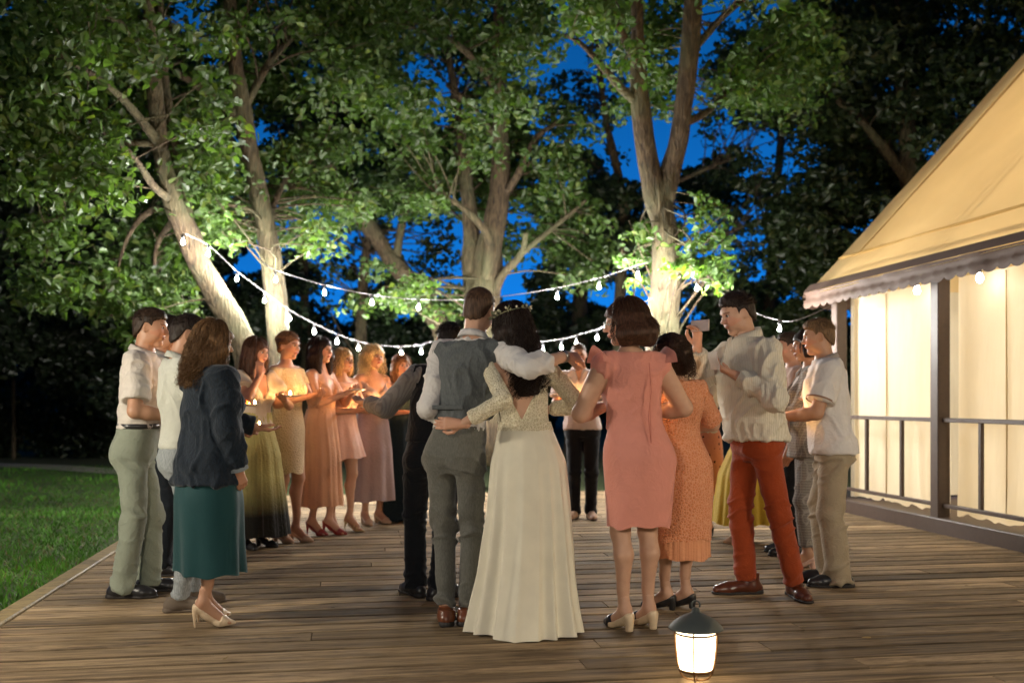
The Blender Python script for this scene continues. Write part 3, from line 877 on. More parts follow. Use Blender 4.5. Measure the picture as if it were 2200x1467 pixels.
# ------------------------------------------------------------------ string lights
CABLE = plain('light_cable', rgb('6a6664'), 0.5)
SOCK = plain('bulb_socket', rgb('2a2a2c'), 0.45)
BULB = emit('bulb_glow', (1.0, 0.97, 0.92), BULB_L)
EAVEB = emit('eave_bulb_glow', (1.0, 0.97, 0.92), BULB_L * 0.012)
bulb_me = mesh_np('bulb', *lathe([(0.012, 0.048), (0.018, 0.03), (0.030, 0.0), (0.031, -0.02), (0.018, -0.044), (0.001, -0.05)], 8))
sock_me = mesh_np('socket', *lathe([(0.001, 0.105), (0.012, 0.10), (0.016, 0.08), (0.016, 0.05), (0.012, 0.042), (0.001, 0.042)], 10))


def string_light(cable, bulbs, label):
    W = np.array([at(*c) for c in cable])
    o0 = W[0].copy()
    root = empty('string_light', o0)
    tag(root, label, 'string light', 'strings of bulbs between the trees')
    C = curve_pts(W, 60)
    mk('cable', *tube(C - o0, 0.0055, 6), CABLE, root)
    pxs = (C[:, 0] / C[:, 1]) * F + CX
    for bx, by in bulbs:
        i = int(np.argmin(np.abs(pxs - bx)))
        Y = C[i, 1]
        p = at(bx, by, Y)
        top = C[i, 2] - 0.01
        p[2] = min(p[2], top - 0.06)
        link('bulb', bulb_me, BULB, root, p - o0).scale = (0.53,) * 3
        link('socket', sock_me, SOCK, root, p - o0).scale = (1, 1, max(0.6, (top - p[2]) / 0.105))


string_light([(560, 560, 13.2), (592, 580, 12.7), (697, 612, 12.3), (800, 633, 12.0), (898, 643, 11.8), (1002, 643, 11.7), (1100, 634, 11.8), (1197, 618, 12.0), (1287, 597, 11.9), (1370, 570, 11.8), (1400, 560, 11.9)],
             [(592, 601), (697, 629), (799, 650), (899, 660), (1002, 662), (1197, 638), (1287, 616), (1370, 592)],
             'upper string of white bulbs hung between the slim straight tree and the forked tree')
string_light([(392, 500, 11.6), (448, 527, 11.8), (508, 582, 12.4), (568, 627, 12.9), (622, 666, 13.4), (674, 694, 13.9), (723, 717, 14.3), (770, 733, 14.7), (818, 742, 15.0), (862, 744, 15.2), (905, 740, 15.3), (937, 734, 15.3), (1080, 742, 15.2), (1206, 728, 14.4), (1238, 720, 14.2), (1283, 707, 13.8), (1320, 690, 12.9), (1400, 640, 11.9)],
             [(393, 520), (448, 545), (509, 599), (568, 646), (622, 684), (675, 713), (724, 734), (770, 748), (818, 755), (862, 759), (905, 756), (938, 747), (1166, 752), (1206, 746), (1238, 738), (1283, 726), (1322, 708)],
             'lower string of white bulbs sagging from the leaning tree behind the guests')
string_light([(1440, 575, 11.7), (1497, 600, 11.7), (1530, 613, 11.9), (1600, 662, 11.6), (1675, 688, 11.4), (1720, 685, 11.4), (1790, 655, 11.5)],
             [(1370, 590), (1497, 619), (1600, 684), (1675, 706)],
             'short string of white bulbs from the forked tree to the tent corner')
eb = []
for i in range(4):
    pass
o0 = uv(TU - 0.02, VF + 0.2, EAVE_Z - 0.10)
er = empty('string_light', o0, DRZ); tag(er, 'string of white bulbs under the brown tent eave', 'string light')
mk('cable', *tube([(0, 0, 0), (0, -BAY * 0.5, -0.01), (0, -BAY, 0), (0, -BAY * 1.6, -0.01), (0, -BAY * 3, 0)], 0.006, 5), CABLE, er)
eave_me = bulb_me.copy(); eave_me.materials.clear(); eave_me.materials.append(EAVEB)
for y in (-BAY * 0.92, -BAY * 1.42, -BAY * 2.2):
    link('bulb', eave_me, EAVEB, er, (0, y, -0.075)); link('socket', sock_me, SOCK, er, (0, y, -0.075)).scale = (1, 1, 0.7)

# ------------------------------------------------------------------ ship lanterns on the deck
CAPM = plain('grey_lantern_metal', (0.075, 0.085, 0.078), 0.5, 0.3, bump=0.2, scale=30)
BRASS = plain('lantern_cage_metal', rgb('6a4a2a'), 0.4, 0.8)
LGLOW = emit('lantern_glass_glow', (1.0, 0.80, 0.50), LANTERN_L)


def lantern(loc, label):
    r = empty('lantern', loc)
    tag(r, label, 'lantern', 'lit ship lanterns')
    mk('cap', *lathe([(0.001, 0.325), (0.014, 0.322), (0.02, 0.305), (0.03, 0.298), (0.06, 0.285), (0.095, 0.262), (0.118, 0.238), (0.121, 0.232), (0.112, 0.232), (0.06, 0.25), (0.001, 0.255)], 28), CAPM, r)
    mk('loop', *tube([(0.018 * math.cos(a), 0, 0.335 + 0.018 * math.sin(a)) for a in np.linspace(-0.6, math.pi + 0.6, 12)], 0.004, 6), CAPM, r)
    mk('glass', *lathe([(0.001, 0.236), (0.086, 0.236), (0.087, 0.22), (0.084, 0.15), (0.077, 0.085), (0.07, 0.055), (0.05, 0.047), (0.001, 0.045)], 24), LGLOW, r)
    mk('collar', *lathe([(0.06, 0.05), (0.074, 0.058), (0.077, 0.05), (0.072, 0.044), (0.05, 0.04)], 24), BRASS, r)
    mk('ring', *lathe([(0.0885, 0.217), (0.092, 0.215), (0.092, 0.209), (0.0875, 0.207)], 28), BRASS, r)
    for i in range(4):
        a = math.pi / 4 + i * math.pi / 2 + 0.5
        c, s = math.cos(a), math.sin(a)
        prof = [(0.093, 0.234), (0.092, 0.16), (0.083, 0.085), (0.075, 0.05), (0.06, 0.02), (0.035, 0.006), (0.004, 0.004)]
        mk('cage_bar', *tube(curve_pts([(q * c, q * s, z) for q, z in prof], 16), 0.0035, 6), BRASS, r)
    return r


lantern(gnd(1495, 1462), 'lit ship lantern standing on the planks near the front')
FILL_GLOBE = emit('fill_globe_glow', (1.0, 0.90, 0.72), FILL_GLOBE_L)


def added_fill_lamp(loc, h, label):  # globe lamps added out of view to fill the camera-facing sides of the people
    r = empty('added_fill_lamp', loc)
    tag(r, label, 'added lamp', 'added fill lamps out of view')
    mk('base', *lathe([(0.0005, 0), (0.10, 0), (0.10, 0.03), (0.05, 0.06), (0.03, 0.12)], 20), CAPM, r)
    mk('pole', *lathe([(0.03, 0.1), (0.026, h - 0.2), (0.05, h - 0.17), (0.05, h - 0.14), (0.0005, h - 0.14)], 16), CAPM, r)
    a = np.linspace(-1.35, 1.5707, 12)
    mk('globe', *lathe([(max(0.0005, 0.15 * math.cos(q)), h + 0.15 * math.sin(q)) for q in a], 20), FILL_GLOBE, r)


added_fill_lamp(A(-4.1, 4.3, GZ), 1.9, 'added unseen fill lamp on the lawn in front of the guests, left of the deck')
added_fill_lamp(uv(U1 - 0.35, 1.0), 1.8, 'added unseen fill lamp on the deck beside the tent, nearest the camera')
added_fill_lamp(A(-0.9, -0.7, 0), 2.1, 'added unseen fill lamp on the deck behind the camera')
lantern(gnd(-38, 1243, GZ), 'lit ship lantern standing on the lawn at the left edge')

# ------------------------------------------------------------------ dry leaves blown onto the planks
gl_ = np.random.default_rng(23)
lc_ = np.stack([gl_.uniform(U0 + .1, U1 - .1, 60), gl_.uniform(3.6, 12, 60), np.full(60, .012)], 1)
V, Q, C = leaves(lc_, np.full((60, 3), .02), np.full(60, 1), .05, (0.22, 0.15, 0.07), 77)
V[:, 2] = .004 + np.clip(V[:, 2] - .0, 0, 1) * .25
W_ = V[:, :1] * DU + V[:, 1:2] * DV; W_[:, 2] = V[:, 2]
tag(mk('fallen_leaves', W_, Q, LEAF, None, col=C, smooth=False), 'dry brown leaves scattered on the planks', 'leaves', kind='stuff')

# ------------------------------------------------------------------ people: smooth-union bodies meshed with surface nets
def smin(a, b, k):
    h = np.clip(0.5 + 0.5 * (b - a) / k, 0, 1)
    return b * (1 - h) + a * h - k * h * (1 - h)


class SDF:
    def __init__(s, lo, hi, h):
        s.h = h; lo = np.asarray(lo, float); hi = np.asarray(hi, float)
        s.n = np.ceil((hi - lo) / h).astype(int) + 1
        s.ax = [(lo[i] + h * np.arange(s.n[i])).astype(np.float32) for i in range(3)]
        s.f = np.full(s.n, 0.3, np.float32)

    def ev(s, lo, hi, fn, k=0.02, op='u'):
        sl = tuple(slice(max(0, int(np.searchsorted(s.ax[i], lo[i])) - 1), int(np.searchsorted(s.ax[i], hi[i])) + 1) for i in range(3))
        x, y, z = s.ax[0][sl[0]][:, None, None], s.ax[1][sl[1]][None, :, None], s.ax[2][sl[2]][None, None, :]
        if 0 in (x.size, y.size, z.size): return
        d = np.broadcast_to(fn(x, y, z), (x.size, y.size, z.size)).astype(np.float32)
        cur = s.f[sl]
        if op == 'u': s.f[sl] = smin(cur, d, k)
        elif op == 'd': s.f[sl] = -smin(-cur, d, k)
        else: s.f[sl] = -smin(-cur, -d, k)

    def cone(s, a, b, ra, rb, k=0.02, op='u', flat=False, flat0=False):
        a, b = np.asarray(a, np.float32), np.asarray(b, np.float32)
        ba = b - a; L2 = float(ba @ ba) + 1e-12; L = math.sqrt(L2)
        m = max(ra, rb) + k + 0.03

        def fn(x, y, z):
            px, py, pz = x - a[0], y - a[1], z - a[2]
            t0 = (px * ba[0] + py * ba[1] + pz * ba[2]) / L2
            t = np.clip(t0, 0, 1)
            d = np.sqrt((px - t * ba[0]) ** 2 + (py - t * ba[1]) ** 2 + (pz - t * ba[2]) ** 2) - (ra + (rb - ra) * t)
            if flat: d = np.maximum(d, (t0 - 1) * L)
            if flat0: d = np.maximum(d, -t0 * L)
            return d
        s.ev(np.minimum(a, b) - m, np.maximum(a, b) + m, fn, k, op)

    def chain(s, pts, rs, k=0.02, **kw):
        for i in range(len(pts) - 1): s.cone(pts[i], pts[i + 1], rs[i], rs[i + 1], k, **kw)

    def ell(s, c, r, k=0.02, op='u', R=None):
        c = np.asarray(c, np.float32); r = np.asarray(r, np.float32); m = float(max(r)) + k + 0.03

        def fn(x, y, z):
            x, y, z = x - c[0], y - c[1], z - c[2]
            if R is not None:
                x, y, z = R[0][0] * x + R[1][0] * y + R[2][0] * z, R[0][1] * x + R[1][1] * y + R[2][1] * z, R[0][2] * x + R[1][2] * y + R[2][2] * z
            q = np.sqrt((x / r[0]) ** 2 + (y / r[1]) ** 2 + (z / r[2]) ** 2)
            return (q - 1) * float(min(r))
        s.ev(c - m, c + m, fn, k, op)

    def loft(s, sec, off=0.0, zlo=-9, zhi=9, k=0.02, e=2.3):
        sec = np.asarray(sec, float); zs = np.linspace(sec[0, 0], sec[-1, 0], 90)
        ker = np.hanning(13); ker /= ker.sum()
        col = []
        for c in range(1, 5):
            q = np.interp(zs, sec[:, 0], sec[:, c]); q = np.convolve(np.pad(q, 6, 'edge'), ker, 'valid'); col.append(q)
        z0, z1 = max(zlo, sec[0, 0] - off), min(zhi, sec[-1, 0] + off)
        m = 0.05 + k

        def fn(x, y, z):
            w, d, cx, cy_ = (np.interp(z.ravel(), zs, q).reshape(z.shape).astype(np.float32) for q in col)
            w = w + off; d = d + off
            q = (np.abs((x - cx) / w) ** e + np.abs((y - cy_) / d) ** e) ** (1 / e)
            return np.maximum(np.maximum((q - 1) * np.minimum(w, d), z0 - z), z - z1)
        W = max(col[0]) + off; D = max(col[1]) + off
        s.ev((min(col[2]) - W - m, min(col[3]) - D - m, z0 - m), (max(col[2]) + W + m, max(col[3]) + D + m, z1 + m), fn, k)

    def cut(s, fn, k=0.004):
        s.ev((-9,) * 3, (9,) * 3, fn, k, 'i')

    def mesh(s):
        f = s.f
        neg = f < 0
        c = np.zeros(np.array(f.shape) - 1, np.int8)
        nx, ny, nz = c.shape
        offs = [(i, j, k) for i in (0, 1) for j in (0, 1) for k in (0, 1)]
        for o in offs: c += neg[o[0]:o[0] + nx, o[1]:o[1] + ny, o[2]:o[2] + nz]
        I, J, K = np.nonzero((c > 0) & (c < 8))
        if len(I) == 0: return np.zeros((0, 3)), np.zeros((0, 4), int)
        vals = np.stack([f[I + o[0], J + o[1], K + o[2]] for o in offs], 1)
        P = np.zeros((len(I), 3)); cnt = np.zeros(len(I))
        for a in range(8):
            for b in range(a + 1, 8):
                if sum(abs(offs[a][q] - offs[b][q]) for q in range(3)) != 1: continue
                va, vb = vals[:, a], vals[:, b]; m = (va < 0) != (vb < 0)
                t = np.where(m, va / np.where(m, va - vb, 1), 0)
                p = np.array(offs[a])[None] + t[:, None] * (np.array(offs[b]) - np.array(offs[a]))[None]
                P += p * m[:, None]; cnt += m
        P /= cnt[:, None]
        V = np.stack([s.ax[0][0] + s.h * (I + P[:, 0]), s.ax[1][0] + s.h * (J + P[:, 1]), s.ax[2][0] + s.h * (K + P[:, 2])], 1)
        idx = np.full(c.shape, -1, np.int64); idx[I, J, K] = np.arange(len(I))
        Q = []
        for d in range(3):
            sl0 = [slice(1, -1)] * 3; sl1 = [slice(1, -1)] * 3
            sl0[d] = slice(0, -1); sl1[d] = slice(1, None)
            a, b = neg[tuple(sl0)], neg[tuple(sl1)]
            for sgn in (0, 1):
                i, j, k = np.nonzero((a & ~b) if sgn == 0 else (~a & b))
                ijk = [i + 1, j + 1, k + 1]; ijk[d] = ijk[d] - 1
                e, g = [q for q in range(3) if q != d]

                def cell(de, dg):
                    q = list(ijk); q[e] = q[e] - de; q[g] = q[g] - dg
                    return idx[q[0], q[1], q[2]]
                ring = [cell(1, 1), cell(0, 1), cell(0, 0), cell(1, 0)]
                if (sgn == 1) != (d == 1): ring = ring[::-1]
                Q.append(np.stack(ring, 1))
        Q = np.concatenate(Q)
        return V, Q[(Q >= 0).all(1)]


def euler(yaw=0, pitch=0, roll=0):
    """degrees; yaw about z (left positive), pitch nods down positive, roll tilts towards the right shoulder"""
    return np.array((Matrix.Rotation(math.radians(yaw), 3, 'Z') @ Matrix.Rotation(math.radians(-pitch), 3, 'X') @ Matrix.Rotation(math.radians(roll), 3, 'Y')))


def ik(S, T, l1, l2, pole):
    S, T = np.asarray(S, float), np.asarray(T, float)
    d = np.linalg.norm(T - S); dr = (T - S) / (d + 1e-9)
    d2 = min(d, 0.998 * (l1 + l2)); d2 = max(d2, abs(l1 - l2) + 0.02)
    a = (l1 * l1 - l2 * l2 + d2 * d2) / (2 * d2); h = math.sqrt(max(l1 * l1 - a * a, 0))
    p = unit(np.asarray(pole, float) - dr * np.dot(pole, dr))
    return S + dr * a + p * h, S + dr * d2


def strands(P, r, seed=0, taper=0.35):
    """P (n, s, 3) polylines -> three sided hair tubes"""
    n, s, _ = P.shape
    g = np.random.default_rng(seed)
    T = np.gradient(P, axis=1); T /= np.linalg.norm(T, axis=2)[..., None] + 1e-9
    ref = g.normal(size=(n, 1, 3)); u = np.cross(T, ref); u /= np.linalg.norm(u, axis=2)[..., None] + 1e-9
    w = np.cross(T, u)
    rr = np.broadcast_to(np.asarray(r), (n,))[:, None, None] * np.linspace(1, taper, s)[None, :, None]
    V = np.stack([P + rr * (math.cos(a) * u + math.sin(a) * w) for a in (0, 2.094, 4.189)], 2).reshape(-1, 3)
    i = np.arange(n * (s - 1)); st, se = i // (s - 1), i % (s - 1)
    b = (st * s + se) * 3
    Q = np.concatenate([np.stack([b + j, b + (j + 1) % 3, b + 3 + (j + 1) % 3, b + 3 + j], 1) for j in range(3)])
    return V, Q


EYE = NT('eye_surface')
_sp = EYE.n('SeparateXYZ'); EYE.l(EYE.coords(kind='Generated'), _sp.inputs[0])
EYE.l(EYE.ramp(_sp.outputs[2], [(0.80, (0.75, 0.72, 0.68)), (0.84, (0.05, 0.03, 0.02))]), EYE.b.inputs['Base Color'])
EYE.b.inputs['Roughness'].default_value = 0.2
EYE = EYE.m
eye_me = mesh_np('eye', *[q for q in (lathe([(0.0005, -1), (0.5, -0.86), (0.86, -0.5), (1, 0), (0.86, 0.5), (0.5, 0.86), (0.0005, 1)], 12))])

SKINS = {'fair': skin_mat('fair_skin', (0.58, 0.34, 0.23)), 'tan': skin_mat('tan_skin', (0.48, 0.26, 0.16)), 'rosy': skin_mat('rosy_skin', (0.56, 0.30, 0.20))}
HAIRS = {}


def hairm(c):
    if c not in HAIRS: HAIRS[c] = hair_mat('hair_' + c, rgb(c))
    return HAIRS[c]


TS = {'m': dict(sec=[(0.455, .075, .075, -.012), (0.475, .155, .11, -.012), (0.51, .174, .122, -.012), (0.55, .166, .116, -.005), (0.60, .148, .105, .004), (0.65, .152, .108, .006), (0.71, .168, .118, .004), (0.765, .172, .116, -.006), (0.80, .158, .098, -.018), (0.825, .11, .078, -.024), (0.85, .06, .06, -.022)],
                sh=.186, shz=.806, ua=.052, el=.042, wr=.029, neck=.058, hip=.086, th=.086, kn=.056, cf=.056, an=.036),
      'f': dict(sec=[(0.455, .075, .075, -.016), (0.475, .16, .115, -.018), (0.515, .178, .126, -.018), (0.56, .162, .112, -.008), (0.62, .126, .092, .004), (0.66, .13, .094, .006), (0.71, .144, .104, .004), (0.765, .146, .102, -.008), (0.80, .134, .084, -.018), (0.825, .092, .066, -.022), (0.85, .05, .05, -.02)],
                sh=.158, shz=.803, ua=.043, el=.035, wr=.024, neck=.047, hip=.086, th=.088, kn=.054, cf=.052, an=.031)}


class Person:
    def __init__(p, px, py, top, rz, label, sex='m', heel=0.0, fat=1.0, res=1.0, skin='fair', lean=(0, 0), arms=None, feet=None, head=(0, 0, 0), hand=None, extra=0.0, group=None, armfat=1.0, bare_feet=False, hz=1.0, slim=False):
        X, Y, _ = gnd(px, py)
        Ht = (py - top) / (F / Y)
        p.heel, p.sex, p.res, p.fat = heel, sex, res, fat
        p.H = H = Ht - heel - extra
        p.ref = k = H / (1.80 if sex == 'm' else 1.68)
        p.root = empty('person', (X, Y, 0), math.radians(rz))
        p.rz = math.radians(rz); p.X, p.Y = X, Y
        tag(p.root, label, 'person', group or 'guests standing in a circle on the deck')
        T = TS[sex]
        p.T = T
        lx, ly = lean
        z = lambda f: heel + f * H
        p.z = z

        def lc(f):                      # spine lean grows from the hips to the neck
            t = max(0.0, (f - 0.5) / 0.33)
            return lx * t, ly * t
        p.lc = lc
        p.sec = [(z(f), w * k * fat, d * k * fat, lc(f)[0], lc(f)[1] + c * k) for f, w, d, c in T['sec']]
        a_ = lc(T['shz'])
        p.S = {s: A(sg * T['sh'] * k * (0.5 + 0.5 * fat) + a_[0], a_[1] - 0.012, z(T['shz'])) for s, sg in (('L', -1), ('R', 1))}
        l1, l2 = 0.172 * H, 0.150 * H
        p.E, p.W = {}, {}
        for s, sg in (('L', -1), ('R', 1)):
            t, pole = (arms or {}).get(s, ((sg * (T['sh'] + 0.05) * k, 0.06, z(0.49)), (sg * 0.4, -1, 0)))
            p.E[s], p.W[s] = ik(p.S[s], t, l1, l2, pole)
        p.hand = {'L': dict(curl=0.35), 'R': dict(curl=0.35)}
        for s in (hand or {}): p.hand[s].update(hand[s])
        p.af = armfat * (0.6 + 0.4 * fat)
        p.hipP = {s: A(sg * T['hip'] * k, -0.005, z(0.505)) for s, sg in (('L', -1), ('R', 1))}
        p.A_, p.Kn, p.ft = {}, {}, {}
        for s, sg in (('L', -1), ('R', 1)):
            fx, fy, fa = (feet or {}).get(s, (sg * 0.085, 0, -sg * 9))
            p.ft[s] = (fx, fy, fa)
            d = A(-math.sin(math.radians(fa)), math.cos(math.radians(fa)), 0)
            tgt = A(fx, fy, heel * 0.92 + 0.078)
            dl = np.linalg.norm(tgt - p.hipP[s])
            p.Kn[s], p.A_[s] = ik(p.hipP[s], tgt, dl * 0.5035, dl * 0.5015, d + A(0, 0.6, 0))
        p.legk = 0.62 if (sex == 'm' or slim) else 1.0
        # head
        p.hs = 0.132 * H / 0.235 * (1.0 if sex == 'm' else 1.02) * hz
        nb = lc(0.86)
        p.HR = euler(*head)
        piv = A(nb[0], nb[1] - 0.012, z(1.0) - 0.205 * p.hs)
        p.HO = piv + p.HR @ (A(0, 0.030, 0.088) * p.hs)
        p.build_body(skin, bare_feet)

    def hp(p, V):                       # head frame -> person frame
        return (np.asarray(V) * p.hs) @ p.HR.T + p.HO

    def world(p, v):
        c, s = math.cos(p.rz), math.sin(p.rz)
        return A(c * v[0] - s * v[1] + p.X, s * v[0] + c * v[1] + p.Y, v[2])

    def bounds(p, zl, zh, arms=True, m=0.1):
        P = [A(-0.24 * p.fat, -0.2 * p.fat, zl), A(0.24 * p.fat, 0.22 * p.fat, zh)]
        P += [A(c, d, zl) for c, d in [p.lc(0.83)]]
        if arms:
            for s in 'LR': P += [p.E[s], p.W[s], p.S[s]]
        if zl < 0.9 * p.z(0.5):
            for s in 'LR': P += [p.A_[s], p.Kn[s]]
        P = np.array(P)
        lo, hi = P.min(0) - m, P.max(0) + m
        lo[2] = max(lo[2], zl - 0.03); hi[2] = min(hi[2], max(zh, P[:, 2].max()) + 0.08)
        return lo, hi

    def build_body(p, skin, bare):
        k, T, af = p.ref, p.T, p.af
        lo, hi = p.bounds(0.0, p.z(0.93))
        s = SDF(lo, hi, 0.0135 * p.res)
        s.loft(p.sec)
        nk = p.lc(0.83)
        r = T['neck'] * k
        s.cone((nk[0], nk[1] - 0.02 * k, p.z(0.80)), p.hp(A(0, -0.022, -0.05)), r * 1.06, r * 0.96, 0.035)
        for q in 'LR':
            sg = -1 if q == 'L' else 1
            S, E, W = p.S[q], p.E[q], p.W[q]
            s.cone((nk[0], nk[1] - 0.02, p.z(0.825)), S + A(-sg * 0.01, 0, 0.01), 0.045 * k, 0.046 * k, 0.03)
            s.cone(S, E, T['ua'] * k * af * 1.06, T['el'] * k * af * 1.04, 0.03)
            m = E + (W - E) * 0.28
            s.cone(E, m, T['el'] * k * af, T['el'] * k * af * 1.03, 0.02)
            s.cone(m, W, T['el'] * k * af * 1.0, T['wr'] * k * (0.5 + 0.5 * af), 0.02)
            Hh, Kn, An = p.hipP[q], p.Kn[q], p.A_[q]
            lk = p.legk
            s.cone(Hh + A(0, 0, -0.02), Kn, T['th'] * k * p.fat * lk, T['kn'] * k * (0.4 + 0.6 * p.fat) * lk, 0.035)
            fa = math.radians(p.ft[q][2]); bk = A(math.sin(fa), -math.cos(fa), 0)
            c1 = Kn + (An - Kn) * 0.30 + bk * 0.022 * k * (lk == 1)
            s.cone(Kn, c1, T['kn'] * k * 0.93 * lk, T['cf'] * k * (0.4 + 0.6 * p.fat) * lk, 0.02)
            s.cone(c1, An + (Kn - An) * 0.22, T['cf'] * k * (0.4 + 0.6 * p.fat) * lk, T['an'] * k * 1.04, 0.02)
            s.cone(An + (Kn - An) * 0.25, An, T['an'] * k * 1.04, T['an'] * k, 0.015)
        if p.sex == 'f':
            zc = p.z(0.715); c = p.lc(0.715)
            for sg in (-1, 1): s.ell((c[0] + sg * 0.066 * k, c[1] + 0.075 * k * p.fat, zc), (0.062 * k, 0.06 * k, 0.062 * k), 0.03)
        for sg in (-1, 1):
            s.ell((sg * 0.066 * k, -0.062 * k * p.fat, p.z(0.495)), (0.08 * k * p.fat, 0.07 * k * p.fat, 0.09 * k), 0.04)
        parts = [s.mesh()]
        cols = [np.ones((len(parts[0][0]), 3))]
        V, Q, C = p.head_mesh()
        parts.append((p.hp(V), Q)); cols.append(C)
        for q in 'LR':
            if p.hand[q].get('none'): continue
            V, Q = p.hand_mesh(q); parts.append((V, Q)); c = np.ones((len(V), 3)); c[:] = (1.02, 0.93, 0.9); cols.append(c)
            if bare:
                V, Q = p.foot_skin(q); parts.append((V, Q)); cols.append(np.ones((len(V), 3)))
        V, Q = join(parts)
        p.body = mk('body', V, Q, SKINS[skin], p.root, col=np.concatenate(cols))
        for sg in (-1, 1):
            e = link('eye', eye_me, EYE, p.body)
            Rm = Matrix([list(r_) for r_ in p.HR]) @ Matrix(((1, 0, 0), (0, 0, 1), (0, -1, 0)))
            e.matrix_parent_inverse = Matrix.Identity(4)
            pos = p.hp(A(sg * 0.030, 0.0725, 0.0115))
            e.matrix_basis = Matrix.Translation([float(x) for x in pos]) @ Rm.to_4x4() @ Matrix.Scale(0.0125 * p.hs, 4)

    def head_mesh(p):
        f = p.sex == 'f'
        s = SDF((-.105, -.13, -.135), (.105, .135, .135), 0.0058 * min(p.res, 1.25) / p.hs)
        s.ell((0, -.014, .034), (.0735, .094, .084), 0.01)
        s.cone((0, .020, -.012), (0, .052 if not f else .050, -.086), .063 if not f else .060, .029 if not f else .025, 0.04)
        for g in (-1, 1):
            s.ell((g * .036, .046, -.022), (.028, .032, .034), .03)
            s.ell((g * (.046 if not f else .04), .004, -.064), (.018, .03, .024), .03)
            s.ell((g * .012, .088, -.0245), (.0085, .011, .0075), .008)
        s.cone((-.028, .072, .031), (.028, .072, .031), .0135 if not f else .011, .0135 if not f else .011, .022)
        s.cone((0, .076, .022), (0, .1045, -.020), .0075, .0105, .014)
        for g in (-1, 1): s.ell((g * .0305, .094, .011), (.018, .015, .0105), .012, 'd')
        s.ell((0, .079, -.0465), (.023, .013, .0065), .008); s.ell((0, .078, -.056), (.019, .013, .0065), .008)
        s.cone((-.017, .0935, -.0515), (.017, .0935, -.0515), .0022, .0022, .004, 'd')
        for g in (-1, 1):
            R = np.array(Matrix.Rotation(g * 0.35, 3, 'Z') @ Matrix.Rotation(-0.2, 3, 'X'))
            s.ell((g * .0775, -.010, .000), (.0075, .019, .031), .006, R=R)
            s.ell((g * .085, -.004, .002), (.006, .010, .019), .006, 'd', R=R)
        s.cone((0, -.022, -.045), (0, -.030, -.13), .055 if not f else .047, .056 if not f else .046, .03)
        V, Q = s.mesh()
        C = np.ones((len(V), 3))
        x, y, z = np.abs(V[:, 0]), V[:, 1], V[:, 2]
        lip = (y > .07) & (((x / .024) ** 2 + ((z + .0515) / .0115) ** 2) < 1)
        C[lip] = (0.85, 0.5, 0.48) if f else (0.9, 0.66, 0.62)
        brow = (y > .05) & (np.abs(z - (.031 - 0.10 * np.abs(x - .03))) < .0055) & (x > .012) & (x < .05)
        C[brow] = (0.42, 0.34, 0.3)
        ey = (y > .06) & ((((x - .0305) / .018) ** 2 + ((z - .0125) / .0085) ** 2) < 1)
        C[ey] = (0.55, 0.42, 0.38)
        ck = (y > .02) & (((x - .042) / .03) ** 2 + ((z + .022) / .03) ** 2 < 1)
        C[ck] *= (1.06, 0.9, 0.88)
        return V, Q, C

    def hand_mesh(p, q):
        """palm with five bent fingers; frame from the forearm, palm normal and curl"""
        sg = -1 if q == 'L' else 1
        h = p.hand[q]; k = p.ref * (1.0 if p.sex == 'm' else 0.93)
        W, E = p.W[q], p.E[q]
        d = unit(h['dir']) if 'dir' in h else unit(W - E)
        nrm = np.asarray(h.get('palm', (-sg, 0.2, 0)), float)
        nrm = unit(nrm - d * np.dot(nrm, d))           # palm faces this way
        th = np.cross(nrm, d) * (1 if q == 'R' else -1)  # thumb side
        th = unit(th)
        if 'thumb' in h and np.dot(th, h['thumb']) < 0: th = -th
        curl = h['curl']
        pts = []
        M = np.stack([th, d, nrm], 1)                  # local (x thumb side, y along fingers, z palm)
        fx = [.028, .0095, -.0095, -.027]; ln = [.072, .080, .075, .058]; rr = [.0092, .0095, .009, .0078]
        chains = []
        for i in range(4):
            b = A(fx[i], .088 - abs(fx[i]) * .12, 0); a = 0.15 + curl * 0.5 + h.get('spread', 0) * 0.05 * i; c = [b]
            for j, f_ in enumerate((.45, .32, .23)):
                a2 = a + curl * (0.15, 0.75, 1.15)[j]
                c.append(c[-1] + ln[i] * f_ * A(fx[i] * 1.2 * (1 - curl), math.cos(a2), math.sin(a2)))
            chains.append((c, [rr[i], rr[i] * .95, rr[i] * .88, rr[i] * .75]))
        t0 = A(.022, .02, .008); t1 = t0 + A(.026, .028, .012); t2 = t1 + A(.012 - .012 * curl, .030, .008 + .014 * curl); t3 = t2 + A(-.004 - .014 * curl, .024, .004 + .008 * curl)
        chains.append(([t0, t1, t2, t3], [.0135, .0115, .0100, .0082]))
        allp = np.concatenate([np.array(c) for c, _ in chains] + [A([0, -.03, 0])])
        s = SDF(allp.min(0) - .035, allp.max(0) + .035, 0.0048 * min(p.res, 1.3))
        s.cone((0, -.03, 0), (0, .01, 0), .024, .025, .01)
        for x0 in (-.022, -.007, .008, .022): s.cone((x0 * .6, .008, .001), (x0 * 1.15, .086 - abs(x0) * .1, 0), .0155, .0125, .014)
        for c, r in chains: s.chain(c, r, .005)
        V, Q = s.mesh()
        return (V * k) @ M.T + W + d * 0.004, Q

    # -- feet and shoes: foot frame has its origin under the ankle, y towards the toe
    def fp(p, q, V):
        fx, fy, fa = p.ft[q]; a = math.radians(fa)
        k = p.ref if p.sex == 'm' else p.ref * 0.97
        V = np.asarray(V) * A(k, k, 1)
        R = np.array([[math.cos(a), -math.sin(a), 0], [math.sin(a), math.cos(a), 0], [0, 0, 1]])
        return V @ R.T + A(p.A_[q][0], p.A_[q][1], 0)

